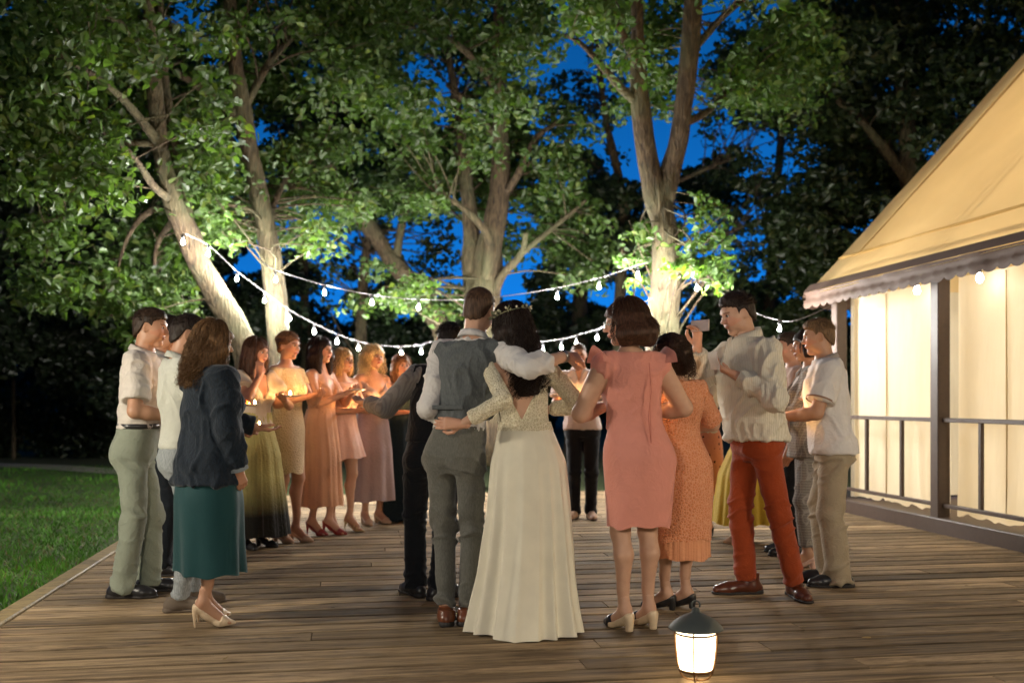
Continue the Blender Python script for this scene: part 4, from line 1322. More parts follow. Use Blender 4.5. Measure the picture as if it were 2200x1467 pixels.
    def foot_skin(p, q):
        h = p.heel * 0.92
        s = SDF((-.07, -.10, -.01), (.07, .21, h + .16), 0.0062 * min(p.res, 1.3))
        s.cone((0, 0, h + .12), (0, -.008, h + .06), .031, .033, .01)
        s.cone((0, -.008, h + .06), (0, -.035, h + .032), .033, .028, .02)
        s.cone((0, -.01, h + .055), (0, .09, .035 + h * .12), .032, .026, .02)
        s.cone((0, -.03, h + .03), (0, .09, .03), .026, .026, .02)
        for x0, L in ((.02, .145), (.008, .145), (-.004, .14), (-.015, .132), (-.024, .122)):
            s.cone((x0 * .9, .085, .028), (x0, L, .016), .015, .009, .006)
        s.cut(lambda x, y, z: 0.004 - z)
        V, Q = s.mesh()
        return p.fp(q, V), Q

    def shoe(p, q, kind, mat, mat2=None):
        h = p.heel * 0.92
        g = 0.0062 * min(p.res, 1.3)
        s = SDF((-.075, -.12, -.01), (.075, .24, h + .2), g)
        if kind in ('oxford', 'boot'):
            s.chain([(0, -.062, .036), (0, -.01, .042), (0, .05, .045), (.004, .115, .03), (.004, .175, .026)], [.037, .036, .035, .043, .033], .03)
            s.cone((0, -.03, .04), (0, -.03, .085 if kind == 'oxford' else .135), .042, .044 if kind == 'oxford' else .048, .03, flat=True)
            s.cone((0, .01, .05), (0, .0, .095), .03, .03, .03)
            s.cut(lambda x, y, z: 0.012 - z)
            sole = SDF((-.075, -.12, -.01), (.075, .24, .05), g)
            sole.chain([(0, -.062, .01), (0, 0.0, .01), (0, .05, .01), (.004, .115, .01), (.004, .178, .01)], [.042, .036, .037, .048, .038], .02)
            sole.cut(lambda x, y, z: np.maximum(0.0 - z, z - (0.016 + 0.012 * (y < -.015))))
            o = mk('shoe', *[(p.fp(q, V), Q) for V, Q in [s.mesh()]][0], mat, p.root)
            mk('sole', *[(p.fp(q, V), Q) for V, Q in [sole.mesh()]][0], mat2 or SOLE, o)
            lc_ = []
            for i in range(4):
                y = .03 + i * .018; z_ = .083 - i * .009
                lc_.append(tube([(-.018, y, z_ - .004), (0, y + .003, z_ + .004), (.018, y, z_ - .004)], .003, 5))
            V, Q = join(lc_)
            mk('laces', p.fp(q, V), Q, SOLE, o)
            return o
        if kind in ('pump', 'block', 'flat', 'sandal', 'slingback'):
            top = [-.11, -.075, -.05, .0, .05, .085, .105, .2]
            tz = [h + .062, h + .06, h + .045, h * .8 + .024, h * .35 + .022, .030, .075, .1]
            s.chain([(0, -.040, h + .03), (0, .02, h * .62 + .018), (0, .09, .024), (0.002, .17 if kind == 'pump' else .15, .014)], [.034, .030, .037, .011 if kind == 'pump' else .024], .03)
            if kind in ('sandal',):
                tz = [h + .004] * 3 + [h * .7, h * .3 + .006, .012, .012, .012]
            s.cut(lambda x, y, z: (z - np.interp(y.ravel(), top, tz).reshape(y.shape)).astype(np.float32) * 0.8)
            s.cut(lambda x, y, z: np.interp(y.ravel(), [-.1, -.05, .0, .07, .2], [h - .004, h - .004, h * .62 - .012, 0.0, 0.002]).reshape(y.shape).astype(np.float32) * .8 - z * .8)
            if h > 0.02:
                if kind in ('block', 'slingback'):
                    s.cone((0, -.05, h + .01), (0, -.048, 0.0), .026, .020, .008, flat=True)
                else:
                    s.cone((0, -.055, h + .012), (0, -.06, h * .5), .02, .008, .008); s.cone((0, -.06, h * .5), (0, -.058, .002), .008, .0058, .004)
            V, Q = s.mesh()
            o = mk('shoe', p.fp(q, V), Q, mat, p.root)
            if kind == 'slingback':       # dark toe over a pale heel
                pass
            if kind == 'sandal':
                st = []
                for y, z_, w in ((.10, .05, .034), (.07, .07, .036), (0.0, h + .075, .036)):
                    a = np.linspace(-0.3, math.pi + .3, 12)
                    st.append(tube(np.stack([w * 1.08 * np.cos(a), np.full(12, y), z_ - .03 + .034 * np.sin(a)], 1), .0045, 5))
                V, Q = join(st); mk('strap', p.fp(q, V), Q, mat, o)
            return o

    # -- clothing
    def top(p, name, mat, off=.012, sleeve=None, hem=None, neckz=None, neck_slope=0.0, flare=0.0, folds=(.007, 7), zlo_frac=None, sleeve_off=.016, cuff=.004, extra=None, seed=0, bust=True, sleeves='LR', vneck=None, vback=None, belly=0.0, wide=1.0, parent=None, boxy=0.0, stretch=(1, 1, .6), fmax=.03):
        k, T = p.ref, p.T
        zl = hem if hem is not None else p.z(0.56)
        zh = neckz if neckz is not None else p.z(0.848)
        lo, hi = p.bounds(zl, zh, arms=bool(sleeve))
        s = SDF(lo - 0.02, hi + 0.02, 0.0095 * p.res)
        sec = [(z, (w + flare * max(0, (p.z(0.62) - z)) / 0.3) * wide, (d + flare * max(0, (p.z(0.62) - z)) / 0.3) * (1 + belly * math.exp(-((z - p.z(.6)) / .12) ** 2)), cx, cy_) for z, w, d, cx, cy_ in p.sec if z > p.z(0.46)]
        if boxy:
            bw_ = max(q[1] for q in sec if q[0] > p.z(.66)) * boxy; bd_ = max(q[2] for q in sec if q[0] > p.z(.66)) * boxy
            sec = [(z, max(w, bw_) if z < p.z(.76) else w, max(d, bd_) if z < p.z(.74) else d, cx, cy_) for z, w, d, cx, cy_ in sec]
        if hem is not None and hem < sec[0][0]:
            a = sec[0]; sec = [(hem, a[1] * 1.0 + flare * 0.6, a[2] * 1.0 + flare * 0.6, a[3], a[4])] + sec
        s.loft(sec, off, zlo=zl, k=.02)
        if p.sex == 'f' and bust:
            zc = p.z(0.715); c = p.lc(0.715)
            for sg in (-1, 1): s.ell((c[0] + sg * 0.066 * k, c[1] + 0.075 * k * p.fat, zc), ((0.062 * k + off),) * 3, 0.035)
        nk = p.lc(0.83)
        for q in 'LR':
            sg = -1 if q == 'L' else 1
            S, E, W = p.S[q], p.E[q], p.W[q]
            s.cone((nk[0] + sg * .04, nk[1] - 0.02, p.z(0.825)), S + A(-sg * 0.015, 0, 0.008), 0.04 * k + off, 0.046 * k + off, 0.03)
            if sleeve and q in sleeves:
                t = sleeve; so = sleeve_off
                r0, r1, r2 = T['ua'] * k * p.af + so, T['el'] * k * p.af + so, T['wr'] * k + so * 0.8
                if t <= 1:
                    s.cone(S, S + (E - S) * t, r0 * 1.04, r0 + (r1 - r0) * t + cuff, .03, flat=True)
                else:
                    s.cone(S, E, r0 * 1.04, r1, .03)
                    u = t - 1
                    s.cone(E, E + (W - E) * u, r1, r1 + (r2 - r1) * u + cuff, .02, flat=True)
            else:
                s.cone(S + A(-sg * .03, 0, 0), S + A(-sg * 0.002, 0, -0.004), T['ua'] * k * p.af + off, T['ua'] * k * p.af + off * .8, .02)
        s.cut(lambda x, y, z: (zl - z))
        s.cut(lambda x, y, z: z - (zh - neck_slope * (y - nk[1])))
        if not sleeve:
            pass
        if vneck:
            zb, wk = vneck
            s.cut(lambda x, y, z: np.where(y > nk[1] - 0.01, (z - zb) * wk - np.abs(x - nk[0]), -1).astype(np.float32) * 0.7)
        if vback:
            zb, wk = vback
            s.cut(lambda x, y, z: np.where(y < nk[1] - 0.01, (z - zb) * wk - np.abs(x - p.lc(.75)[0]), -1).astype(np.float32) * 0.7)
        if extra: extra(s)
        M = s.mesh()
        if folds:
            f0, f1 = folds
            st = A(*stretch)
            wv = np.stack([noise(M[0], 4, seed + 31), noise(M[0], 4, seed + 32), noise(M[0], 4, seed + 33)], 1) * 0.09
            dd = noise(M[0] + wv, st * f1, seed + 3) * 0.6
            cr = lambda v: np.clip(1 - np.abs(v) * 3.2, 0, 1) ** 1.5
            dd += cr(noise(M[0] + wv * 1.5, st * f1 * 1.1, seed + 9)) * 1.3
            dd += cr(noise(M[0] + wv, st * f1 * 2.0, seed + 14)) * 0.7 - 0.3
            dd = np.clip(f0 * dd, -off * 0.4, fmax)
            M = (M[0] + vnormals(*M) * dd[:, None], M[1])
        return mk(name, *M, mat, parent or p.root)

    def collar(p, mat, parent, r=1.0, h=.038, open_=0.0, zoff=0.016):
        k = p.ref; nk = p.lc(0.84); R = p.T['neck'] * k * 1.12 * r + .004
        n = 40; a = np.linspace(math.pi / 2 + open_, math.pi * 2.5 - open_, n)
        rows = []
        for t, dr in ((0, .008), (.5, .003), (1.0, .0), (1.05, .006), (.55, .016), (0.1, .022)):
            zz = p.z(0.832) + zoff + h * t * k - .028 * np.sin(a) * k
            rows.append(np.stack([nk[0] + (R + dr) * np.cos(a), nk[1] - .018 + (R + dr) * np.sin(a), zz], 1))
        V = np.concatenate(rows)
        Q = np.array([[r_ * n + j, r_ * n + j + 1, (r_ + 1) * n + j + 1, (r_ + 1) * n + j] for r_ in range(5) for j in range(n - 1)])
        return mk('collar', V, Q, mat, parent)

    def trousers(p, mat, waist=None, w=1.0, hem=.055, folds=(.006, 9), hemr=.058, kneer=.070, seed=0, belt=None, thr=.092):
        k = p.ref * (0.6 + 0.4 * p.fat)
        wz = waist or p.z(0.585)
        lo, hi = p.bounds(0.0, wz, arms=False)
        s = SDF(lo, hi, 0.0098 * p.res)
        s.loft([q for q in p.sec if q[0] < wz + .06], .012, zhi=wz, k=.02)
        for q in 'LR':
            Hh, Kn, An = p.hipP[q], p.Kn[q], p.A_[q]
            d = unit(An - Kn); end = An + d * ((An[2] - hem) / max(-d[2], .3))
            s.cone(Hh + A(0, 0, -.02), Kn, thr * k * w, kneer * k * w, .025)
            s.cone(Kn, end, kneer * k * w, hemr * k * w, .02, flat=True)
        for sg in (-1, 1): s.ell((sg * 0.07 * p.ref, -0.056 * p.ref * p.fat, p.z(0.497)), (0.082 * k, 0.074 * k, 0.1 * k), 0.04)
        s.cut(lambda x, y, z: z - wz)
        M = s.mesh()
        V = M[0]
        kz = (p.Kn['L'][2] + p.Kn['R'][2]) / 2
        mask = 0.35 + 0.9 * np.exp(-((V[:, 2] - kz) / .1) ** 2) + 1.0 * np.exp(-((V[:, 2] - hem) / .12) ** 2) + .6 * np.exp(-((V[:, 2] - p.z(.46)) / .07) ** 2)
        M = displace(M, folds[0] * 0.8, A(folds[1], folds[1], folds[1] * 1.7), seed + 2, mask=mask)
        wv = np.stack([M[0][:, 0] * 0, M[0][:, 0] * 0, 0.5 * M[0][:, 1] + noise(M[0], 5, seed) * .06], 1)
        dd = (np.clip(1 - np.abs(noise(M[0] + wv, A(folds[1] * .6, folds[1] * .6, folds[1] * 1.9), seed + 5)) * 3.0, 0, 1) ** 1.4 * 1.5 - .25) * mask
        M = (M[0] + vnormals(*M) * (folds[0] * 1.25 * dd)[:, None], M[1])
        o = mk('trousers', *M, mat, p.root)
        if belt is not None:
            i = np.argmin([abs(q[0] - wz) for q in p.sec]); q = p.sec[i]
            a = np.linspace(0, 2 * math.pi, 48, endpoint=False)
            rows = [np.stack([q[3] + (q[1] + g) * np.sign(np.cos(a)) * np.abs(np.cos(a)) ** .87, q[4] + (q[2] + g) * np.sign(np.sin(a)) * np.abs(np.sin(a)) ** .87, np.full(48, wz + zz)], 1) for g, zz in ((.014, -.034), (.024, -.032), (.025, -.002), (.014, .002))]
            V = np.concatenate(rows)
            Q = np.array([[r_ * 48 + j, r_ * 48 + (j + 1) % 48, (r_ + 1) * 48 + (j + 1) % 48, (r_ + 1) * 48 + j] for r_ in range(3) for j in range(48)])
            b = mk('belt', V, Q, belt, o)
            mk('buckle', *bevbox((-.022 + q[3], q[4] + q[2] + .024, wz - .034), (.022 + q[3], q[4] + q[2] + .03, wz + .0), .003), METAL, b, smooth=False)
        return o

    def skirt(p, rings, mat, pleats=0, amp=(0.0, .02), seed=0, nseg=120, nrow=46, name='skirt', hemwave=.006, folds=.004, sharp=False):
        R = np.array(rings, float)
        t = np.linspace(0, 1, nrow)
        zs = R[0, 0] + (R[-1, 0] - R[0, 0]) * t
        ker = np.hanning(7); ker /= ker.sum()
        c = [np.convolve(np.pad(np.interp(-zs, -R[:, 0], R[:, i]), 3, 'edge'), ker, 'valid') for i in range(1, 5)]
        g = np.random.default_rng(seed + 50)
        a = np.linspace(0, 2 * math.pi, nseg, endpoint=False)
        V = []
        ph = g.uniform(0, 6.28, 4)
        for i in range(nrow):
            pl = 0
            if pleats:
                aa = a + 0.05 * np.sin(a * 3 + ph[3])
                w = t[i] * 0.5
                s1 = np.sin(pleats * aa + ph[0] + w)
                s1 = (1 - np.abs(s1)) * 1.4 - .5 if sharp else s1
                pl = s1 * .6 + .4 * np.sin(round(pleats * .63) * aa + ph[1] - w) + .25 * np.sin(round(pleats * 1.7) * aa + ph[2])
            am = amp[0] + (amp[1] - amp[0]) * t[i] ** 1.2
            r = 1.0
            cx_, sy_ = np.cos(a), np.sin(a)
            e = .93
            X = c[2][i] + (c[0][i] + am * pl) * np.sign(cx_) * np.abs(cx_) ** e
            Y = c[3][i] + (c[1][i] + am * pl) * np.sign(sy_) * np.abs(sy_) ** e
            Z = np.full(nseg, zs[i]) + (hemwave * (np.sin(a * 3 + ph[0]) + np.sin(a * 7 + ph[1])) * t[i] ** 6)
            V.append(np.stack([X, Y, Z], 1))
        V = np.concatenate(V)
        j = np.arange(nseg); k2 = (j + 1) % nseg
        Q = np.concatenate([np.stack([i * nseg + j, (i + 1) * nseg + j, (i + 1) * nseg + k2, i * nseg + k2], 1) for i in range(nrow - 1)])
        if folds:
            V, Q = displace((V, Q), folds, A(8, 8, 4), seed)
        return mk(name, V, Q, mat, p.root)

    def hips(p, f, dx=0.0):
        """ring on the body at height fraction f (for skirts): z, rx, ry, cx, cy"""
        z = p.z(f); S = np.array(p.sec)
        v = [np.interp(z, S[:, 0], S[:, i]) for i in range(1, 5)]
        return (z, v[0] + .016 + dx, v[1] + .018 + dx, v[2], v[3] - .006)

    # -- hair, all in the head frame
    def hair(p, kind, colour, length=.3, seed=0, vol=1.0, n=360, wave=.0, part=None, curl=0.0, parent=None):
        mat = hairm(colour)
        g = np.random.default_rng(seed + 900)
        res = 0.0062 * min(p.res, 1.2) / p.hs
        L = length / p.hs
        lowz = -.14 if kind in ('short', 'buzz', 'updo') else min(-.16, .0 - L - .02)
        s = SDF((-.16, -.2, lowz), (.16, .14, .19), res)
        th = {'short': .0085, 'buzz': .0045, 'updo': .014}.get(kind, .017) * vol
        s.ell((0, -.014, .036), (.0735 + th, .094 + th, .084 + th), .01)
        if kind in ('short', 'buzz'):
            if kind == 'short':
                s.ell((0, .022, .092), (.052, .056, .034 * vol), .035)
            ly = [-.13, -.09, -.05, -.02, .004, .026, .03, .055, .075, .1]
            lz = [-.072, -.062, -.030, .022, .034, -.004, .04, .058, .070, .08]
            s.ell((0, -.058, -.03), (.060 + th * .4, .046 + th * .4, .058), .03)
            s.cut(lambda x, y, z: ((np.interp(y.ravel(), ly, lz).reshape(y.shape) - z) * .75 - 0.10 * np.maximum(0, .05 - np.abs(x)) * (y > .04) + .004 * np.sin(x * 210 + z * 60) * np.sin(y * 170 + 1)).astype(np.float32), .006)
            M = displace(s.mesh(), .0035 if kind == 'short' else .001, A(60, 60, 40), seed)
            parts = [M]
            m = n
            d = g.normal(size=(m, 3)); d[:, 2] = np.abs(d[:, 2]) * .8 + .1; d /= np.linalg.norm(d, axis=1)[:, None]
            base = A(0, -.014, .036) + d * A(.0735 + th * .7, .094 + th * .7, .084 + th * .7)
            ok = base[:, 2] > np.interp(base[:, 1], ly, lz) + .01
            base, d = base[ok], d[ok]
            fl = np.stack([d[:, 0] * .6, -.2 + .9 * (base[:, 1] > .03) + g.normal(0, .2, len(d)), d[:, 2] * .35 - .25], 1)
            ln = (.022 if kind == 'short' else .007) * vol
            t = np.linspace(0, 1, 4)[None, :, None]
            P = base[:, None] + (d[:, None] * .6 + fl[:, None] * t * .7) * t * ln
            parts.append(strands(P, .0014, seed))
        else:
            # hanging hair: a curtain from ear to ear round the back
            az = np.linspace(math.radians(62), math.radians(298), 15)
            if kind in ('long', 'bob'):
                for a in az:
                    x0, y0 = math.sin(a) * .082, -.014 + math.cos(a) * .092
                    fl = 1 + (.12 if kind == 'long' else .28) * vol
                    rr = (.026 if kind == 'long' else .034) * vol
                    zb = -L if kind != 'bob' else -L * (.9 + .1 * math.cos(a * 2))
                    s.cone((x0, y0, .03), (x0 * fl, y0 * fl, -.05), rr, rr, .02)
                    s.cone((x0 * fl, y0 * fl, -.05), (x0 * (fl - .12), y0 * (fl - .05) - (.01 if kind == 'long' else 0), zb), rr, rr * (.55 if kind == 'long' else .85), .025)
            if kind == 'curly':
                s.ell((0, -.035, .008), (.112 * vol, .116 * vol, .128 * vol), .03)
            if kind == 'updo':
                s.ell((0, -.105, .06), (.048 * vol, .04 * vol, .042 * vol), .02)
                s.cone((.03, -.07, .09), (-.03, -.07, .09), .03 * vol, .03 * vol, .02)
                s.ell((0, -.06, -.035), (.058, .045, .045), .03)
                s.cut(lambda x, y, z: ((np.interp(y.ravel(), [-.13, -.08, -.03, 0, .03, .05, .075, .1], [-.085, -.075, -.02, .012, .01, .035, .058, .066]).reshape(y.shape) - z) * .75).astype(np.float32), .006)
            # open the face
            if kind != 'updo':
                fz = .062 if kind != 'curly' else .05
                fw = .17 if kind == 'bob' else .066
                s.ev((-.2, -.2, -.6), (.2, .3, .3), lambda x, y, z: (np.sqrt((x / fw) ** 2 + ((y - .10) / .078) ** 2 + (np.minimum(z + .01, 0) / 9 + np.maximum(z + .01, 0) / fz) ** 2) - 1) * .055, .01, 'd')
            amp = {'long': .006, 'bob': .004, 'curly': .022, 'updo': .006}[kind]
            fr = {'long': A(45, 45, 7), 'bob': A(45, 45, 8), 'curly': A(27, 27, 25), 'updo': A(40, 25, 40)}[kind]
            M = displace(s.mesh(), amp * vol, fr, seed)
            if wave: M = displace(M, wave, A(12, 12, 22), seed + 4)
            parts = [M]
            m = n; S_ = 22
            a = g.uniform(math.radians(58), math.radians(302), m)
            t = np.linspace(0, 1, S_)
            el0 = g.uniform(.5, 1.35, m)
            if kind == 'updo':
                ss = 10; t = np.linspace(0, 1, ss)
                a = g.uniform(.6, 5.7, m); e = el0[:, None] * (1 - t) + t * .75
                aa = a[:, None] * (1 - t) + math.pi * t
                R = (1 + th * 9 + .02 * g.random(m))[:, None]
                P = np.stack([np.sin(aa) * np.cos(e) * .0735 * R * 1.12, -.014 + np.cos(aa) * np.cos(e) * .094 * R * 1.1, .036 + np.sin(e) * .084 * R * 1.1], 2)
                P += g.normal(0, .002, P.shape)
                parts.append(strands(P, .0017, seed))
            else:
                over = .42
                P = np.zeros((m, S_, 3))
                R = 1 + (th + .005 + g.random(m) * .016 * vol) / .085
                Lr = L * g.uniform(.75, 1.08, m)
                for i, tt in enumerate(t):
                    if tt < over:
                        e = el0 * (1 - tt / over)
                        rad = R
                        x, y = np.sin(a) * np.cos(e) * .0735 * rad, np.cos(a) * np.cos(e) * .094 * rad
                        z = .036 + np.sin(e) * .084 * rad
                    else:
                        u = (tt - over) / (1 - over)
                        fl = R + (.10 + .12 * g.random(m)) * (math.sin(u * math.pi * .8)) * (1.0 if kind == 'long' else 2.0) * vol
                        x, y = np.sin(a) * .0735 * fl, np.cos(a) * .094 * fl
                        z = .036 - u * (Lr + .036)
                    P[:, i] = np.stack([x, y - .014, z], 1)
                u = np.clip((t - .3) / .7, 0, 1)[None, :]
                ph = g.uniform(0, 6.28, (m, 1)); am = (.003 + wave * 1.6 + curl) * g.uniform(.4, 1.3, (m, 1))
                fq = (3 + 5 * (curl > 0)) * (L / .25)
                P[:, :, 0] += am * u * np.sin(ph + u * fq * 2.2); P[:, :, 1] += am * u * np.cos(ph + u * fq * 2.2 + 1)
                fwd = (P[:, -1, 1] < .075) | (np.abs(P[:, -1, 0]) > .05)
                if kind == 'curly': fwd &= g.random(m) < .45
                parts.append(strands(P[fwd], .0022 if kind != 'curly' else .0026, seed))
            if kind == 'curly':      # springy curls standing out all over
                m2 = n * 3
                d = g.normal(size=(m2, 3)); d /= np.linalg.norm(d, axis=1)[:, None]
                ok = (d[:, 1] < .35) | (d[:, 2] > .72); d = d[ok]; m2 = len(d)
                base = A(0, -.035, .008) + d * A(.108, .112, .124) * vol
                ss = 12; t = np.linspace(0, 1, ss)
                r1 = np.cross(d, g.normal(size=(m2, 3))); r1 /= np.linalg.norm(r1, axis=1)[:, None]; r2 = np.cross(d, r1)
                th_ = t[None, :] * 10 + g.uniform(0, 6, (m2, 1))
                rad = .011 * g.uniform(.5, 1.6, (m2, 1))
                P = base[:, None] + d[:, None] * (t[None, :, None] * .022) + r1[:, None] * (rad * np.cos(th_))[..., None] + r2[:, None] * (rad * np.sin(th_))[..., None]
                P[:, :, 2] -= t[None] * .012
                parts.append(strands(P, .0026, seed + 2, .7))
        if kind != 'buzz':
            m3 = 90 if kind == 'short' else 170
            d = g.normal(size=(m3, 3)); d[:, 2] = np.abs(d[:, 2]) * .9 - (.0 if kind in ('short', 'updo') else .35); d[:, 1] = np.where(d[:, 1] > .3, d[:, 1] - .9, d[:, 1]); d /= np.linalg.norm(d, axis=1)[:, None]
            b_ = A(0, -.016, .034) + d * (A(.076, .096, .086) + th)
            ln = g.uniform(.012, .03, m3) * (.7 if kind == 'short' else 1.6)
            t = np.linspace(0, 1, 6)[None, :, None]
            tn = np.cross(d, g.normal(size=(m3, 3))); tn /= np.linalg.norm(tn, axis=1)[:, None]
            P = b_[:, None] + d[:, None] * t * ln[:, None, None] * .55 + tn[:, None] * t * t * ln[:, None, None] * .9
            P[:, :, 2] -= (t[..., 0] ** 2) * ln[:, None] * .35
            parts.append(strands(P, .0009, seed + 7))
        V, Q = join([q for q in parts if len(q[0])])
        return mk('hair', p.hp(V), Q, mat, p.root)


SOLE = plain('dark_rubber', (0.025, 0.02, 0.018), 0.7)
METAL = plain('buckle_metal', (0.6, 0.58, 0.5), 0.3, 1.0)

# ------------------------------------------------------------------ the guests
LEATHER_B = plain('black_leather', (0.02, 0.019, 0.02), 0.35, bump=0.1)
LEATHER_BR = plain('brown_leather', rgb('6b3d26'), 0.32, bump=0.15)
LEATHER_DB = plain('dark_brown_leather', rgb('5a3020'), 0.28, bump=0.15)
SUEDE = plain('grey_suede', rgb('6a5d50'), 0.9, bump=0.2)
BEIGE = plain('beige_patent', rgb('d8c0a0'), 0.3)
NUDE = plain('nude_leather', rgb('c8a488'), 0.4)
RED = plain('red_leather', rgb('8a2c26'), 0.35)
GOLD = plain('gold_leather', rgb('c0a878'), 0.3, 0.5)
PALEP = plain('pale_pink_leather', rgb('d8b0a0'), 0.45)
WATCH = plain('watch_metal', (0.35, 0.33, 0.3), 0.3, 0.9)


def ring_band(p, q, mat, t=.93, r=None, name='wristwatch', w=.02):
    E, W = p.E[q], p.W[q]
    c = E + (W - E) * t; d = unit(W - E)
    R = (r or p.T['wr'] * p.ref * 1.12)
    return mk(name, *tube([c - d * w / 2, c - d * w / 2.2, c + d * w / 2.2, c + d * w / 2], [R * .95, R * 1.06, R * 1.06, R * .95], 16, False), mat, p.root)


def fr(p, f): return p.z(f)


# 1  man at the left end
p = Person(292, 1276, 664, -80, 'man in white short sleeved shirt and sage green trousers at the left end', skin='tan', head=(-6, 6, 0), lean=(0, .06),
           arms={'R': ((.19, .30, 1.13), (.5, -1, -.2)), 'L': ((-.06, .33, 1.14), (-.5, -1, -.2))}, hand={'R': dict(curl=.5, palm=(-.6, 0, .8)), 'L': dict(curl=.5, palm=(.6, 0, .8))},
           feet={'R': (.10, -.06, -4), 'L': (-.09, .07, 10)})
t = p.top('shirt', cloth('white_linen', rgb('cfc6bc')), off=.02, sleeve=.78, hem=1.055, sleeve_off=.028, cuff=.012, folds=(.009, 7), seed=1)
p.collar(cloth('white_collar', rgb('cfc6bc')), t, open_=.25)
p.trousers(cloth('sage_cotton', rgb('8a9080')), waist=1.09, w=1.0, hem=.04, hemr=.072, kneer=.074, folds=(.007, 9), seed=1, belt=LEATHER_B)
for q in 'LR': p.shoe(q, 'oxford', LEATHER_B)
p.hair('short', '33261c', seed=1, n=700)

# 2  man half hidden behind him
p = Person(350, 1232, 679, -75, 'man in pale grey shirt and navy trousers half hidden behind the denim jacket woman', skin='tan', head=(-5, 8, 0), res=1.15,
           arms={'R': ((.1, .34, 1.1), (.5, -1, -.2)), 'L': ((-.1, .34, 1.1), (-.5, -1, -.2))}, hand={'R': dict(curl=.5), 'L': dict(curl=.5)})
t = p.top('shirt', cloth('pale_grey_cotton', rgb('b9b4ac')), off=.018, sleeve=1.6, hem=.93, seed=2)
p.collar(cloth('pale_grey_collar', rgb('b9b4ac')), t)
p.trousers(cloth('navy_cotton', rgb('1a2028')), waist=.96, seed=2)
for q in 'LR': p.shoe(q, 'oxford', LEATHER_B)
p.hair('short', '241b16', seed=2, n=500)

# 3  man in grey jeans just behind the denim jacket woman
p = Person(393, 1306, 677, -62, 'man in off white shirt and grey jeans close behind the denim jacket woman', skin='tan', head=(-10, 10, 0), res=1.05,
           arms={'R': ((.12, .33, 1.08), (.6, -1, -.2)), 'L': ((-.1, .34, 1.08), (-.5, -1, -.2))}, hand={'R': dict(curl=.5), 'L': dict(curl=.5)}, feet={'R': (.085, -.03, -14), 'L': (-.08, .07, 6)})
t = p.top('shirt', cloth('off_white_cotton', rgb('c4c4b8')), off=.02, sleeve=1.85, hem=.95, folds=(.01, 6), seed=3)
p.collar(cloth('off_white_collar', rgb('c4c4b8')), t)
p.trousers(cloth('grey_denim', rgb('83888a'), pattern='heather', c2=rgb('9ea3a4')), waist=.985, w=.92, hem=.075, hemr=.056, seed=3)
for q in 'LR': p.shoe(q, 'oxford', SUEDE, SUEDE)
p.hair('short', '2a211b', seed=3, n=500)

# 4  woman in denim jacket
p = Person(452, 1338, 697, -42, 'woman in dark denim jacket and teal skirt with wavy light brown hair', sex='f', heel=.085, res=.95, head=(-18, 8, 4), skin='tan', bare_feet=True,
           arms={'R': ((.20, .05, .86), (.7, -1, 0)), 'L': ((-.1, .36, 1.08), (-.7, -.8, -.2))}, hand={'R': dict(curl=.6, none=False), 'L': dict(curl=.4, palm=(0, 0, 1))},
           feet={'L': (-.075, .02, 4), 'R': (.06, -.07, -28)})
DEN = cloth('dark_denim', rgb('0d161f'), pattern='heather', c2=rgb('162330'))
t = p.top('denim_jacket', DEN, off=.026, boxy=1.12, sleeve=1.93, hem=.775, sleeve_off=.032, cuff=.008, flare=.03, folds=(.011, 7), wide=1.0, seed=4)
p.collar(DEN, t, r=1.25, h=.05, zoff=-.005)
hb_ = p.hips(.465)
p.skirt([(.785, .20, .165, 0, -.01), (.75, .202, .168, 0, -.01), (.5, .205, .17, .0, 0), (.30, .205, .168, .01, .01)], DEN, folds=.004, nrow=2, name='jacket_hem') if False else None
p.skirt([p.hips(.60), p.hips(.52), (.70, .205, .17, 0, -.012), (.45, .205, .17, .0, -.005), (.285, .21, .175, .0, 0)], cloth('teal_satin', rgb('093b3e'), rough=.7, wrinkle=.06), pleats=5, amp=(0, .022), seed=4)
for q in 'LR': p.shoe(q, 'pump', BEIGE)
ring_band(p, 'R', cloth('pale_denim_lining', rgb('8d98a0')), t=.9, r=.052, name='cuff_lining', w=.06)
p.hair('long', '664b30', length=.25, seed=4, vol=1.2, n=900, wave=.017, curl=.014)

# 5  woman with her hand at her face
p = Person(547, 1176, 729, -128, 'woman in white blouse and long ombre tulle skirt, hand raised to her face', sex='f', heel=.07, res=1.25, head=(14, 6, 0), skin='rosy',
           arms={'R': ((.075, .16, 1.44), (.8, .2, -1)), 'L': ((-.07, .30, 1.24), (-.8, -.6, -.3))},
           hand={'R': dict(curl=.45, palm=(-.3, -1, 0), dir=(-.25, -.2, 1)), 'L': dict(curl=.25, palm=(0, 0, 1))})
t = p.top('blouse', cloth('white_gauze', rgb('cfc0ad')), off=.012, sleeve=.55, hem=1.02, sleeve_off=.03, cuff=.02, vneck=(1.24, .5), seed=5)
p.skirt([p.hips(.635), p.hips(.56), (.8, .22, .19, 0, 0), (.4, .27, .23, 0, 0), (.11, .30, .26, 0, 0)], cloth('ombre_tulle', rgb('b5aa6a'), pattern='ombre', c2=rgb('1c1a14')), pleats=22, amp=(.003, .018), seed=5, sharp=True)
p.skirt([(1.075, .128, .098, 0, .004), (1.03, .134, .104, 0, .004)], cloth('black_sash', rgb('1c1a18')), nrow=4, name='sash', hemwave=0)
for q in 'LR': p.shoe(q, 'block', LEATHER_B)
p.hair('long', '4a2f20', length=.36, seed=5, n=300)
W1 = p

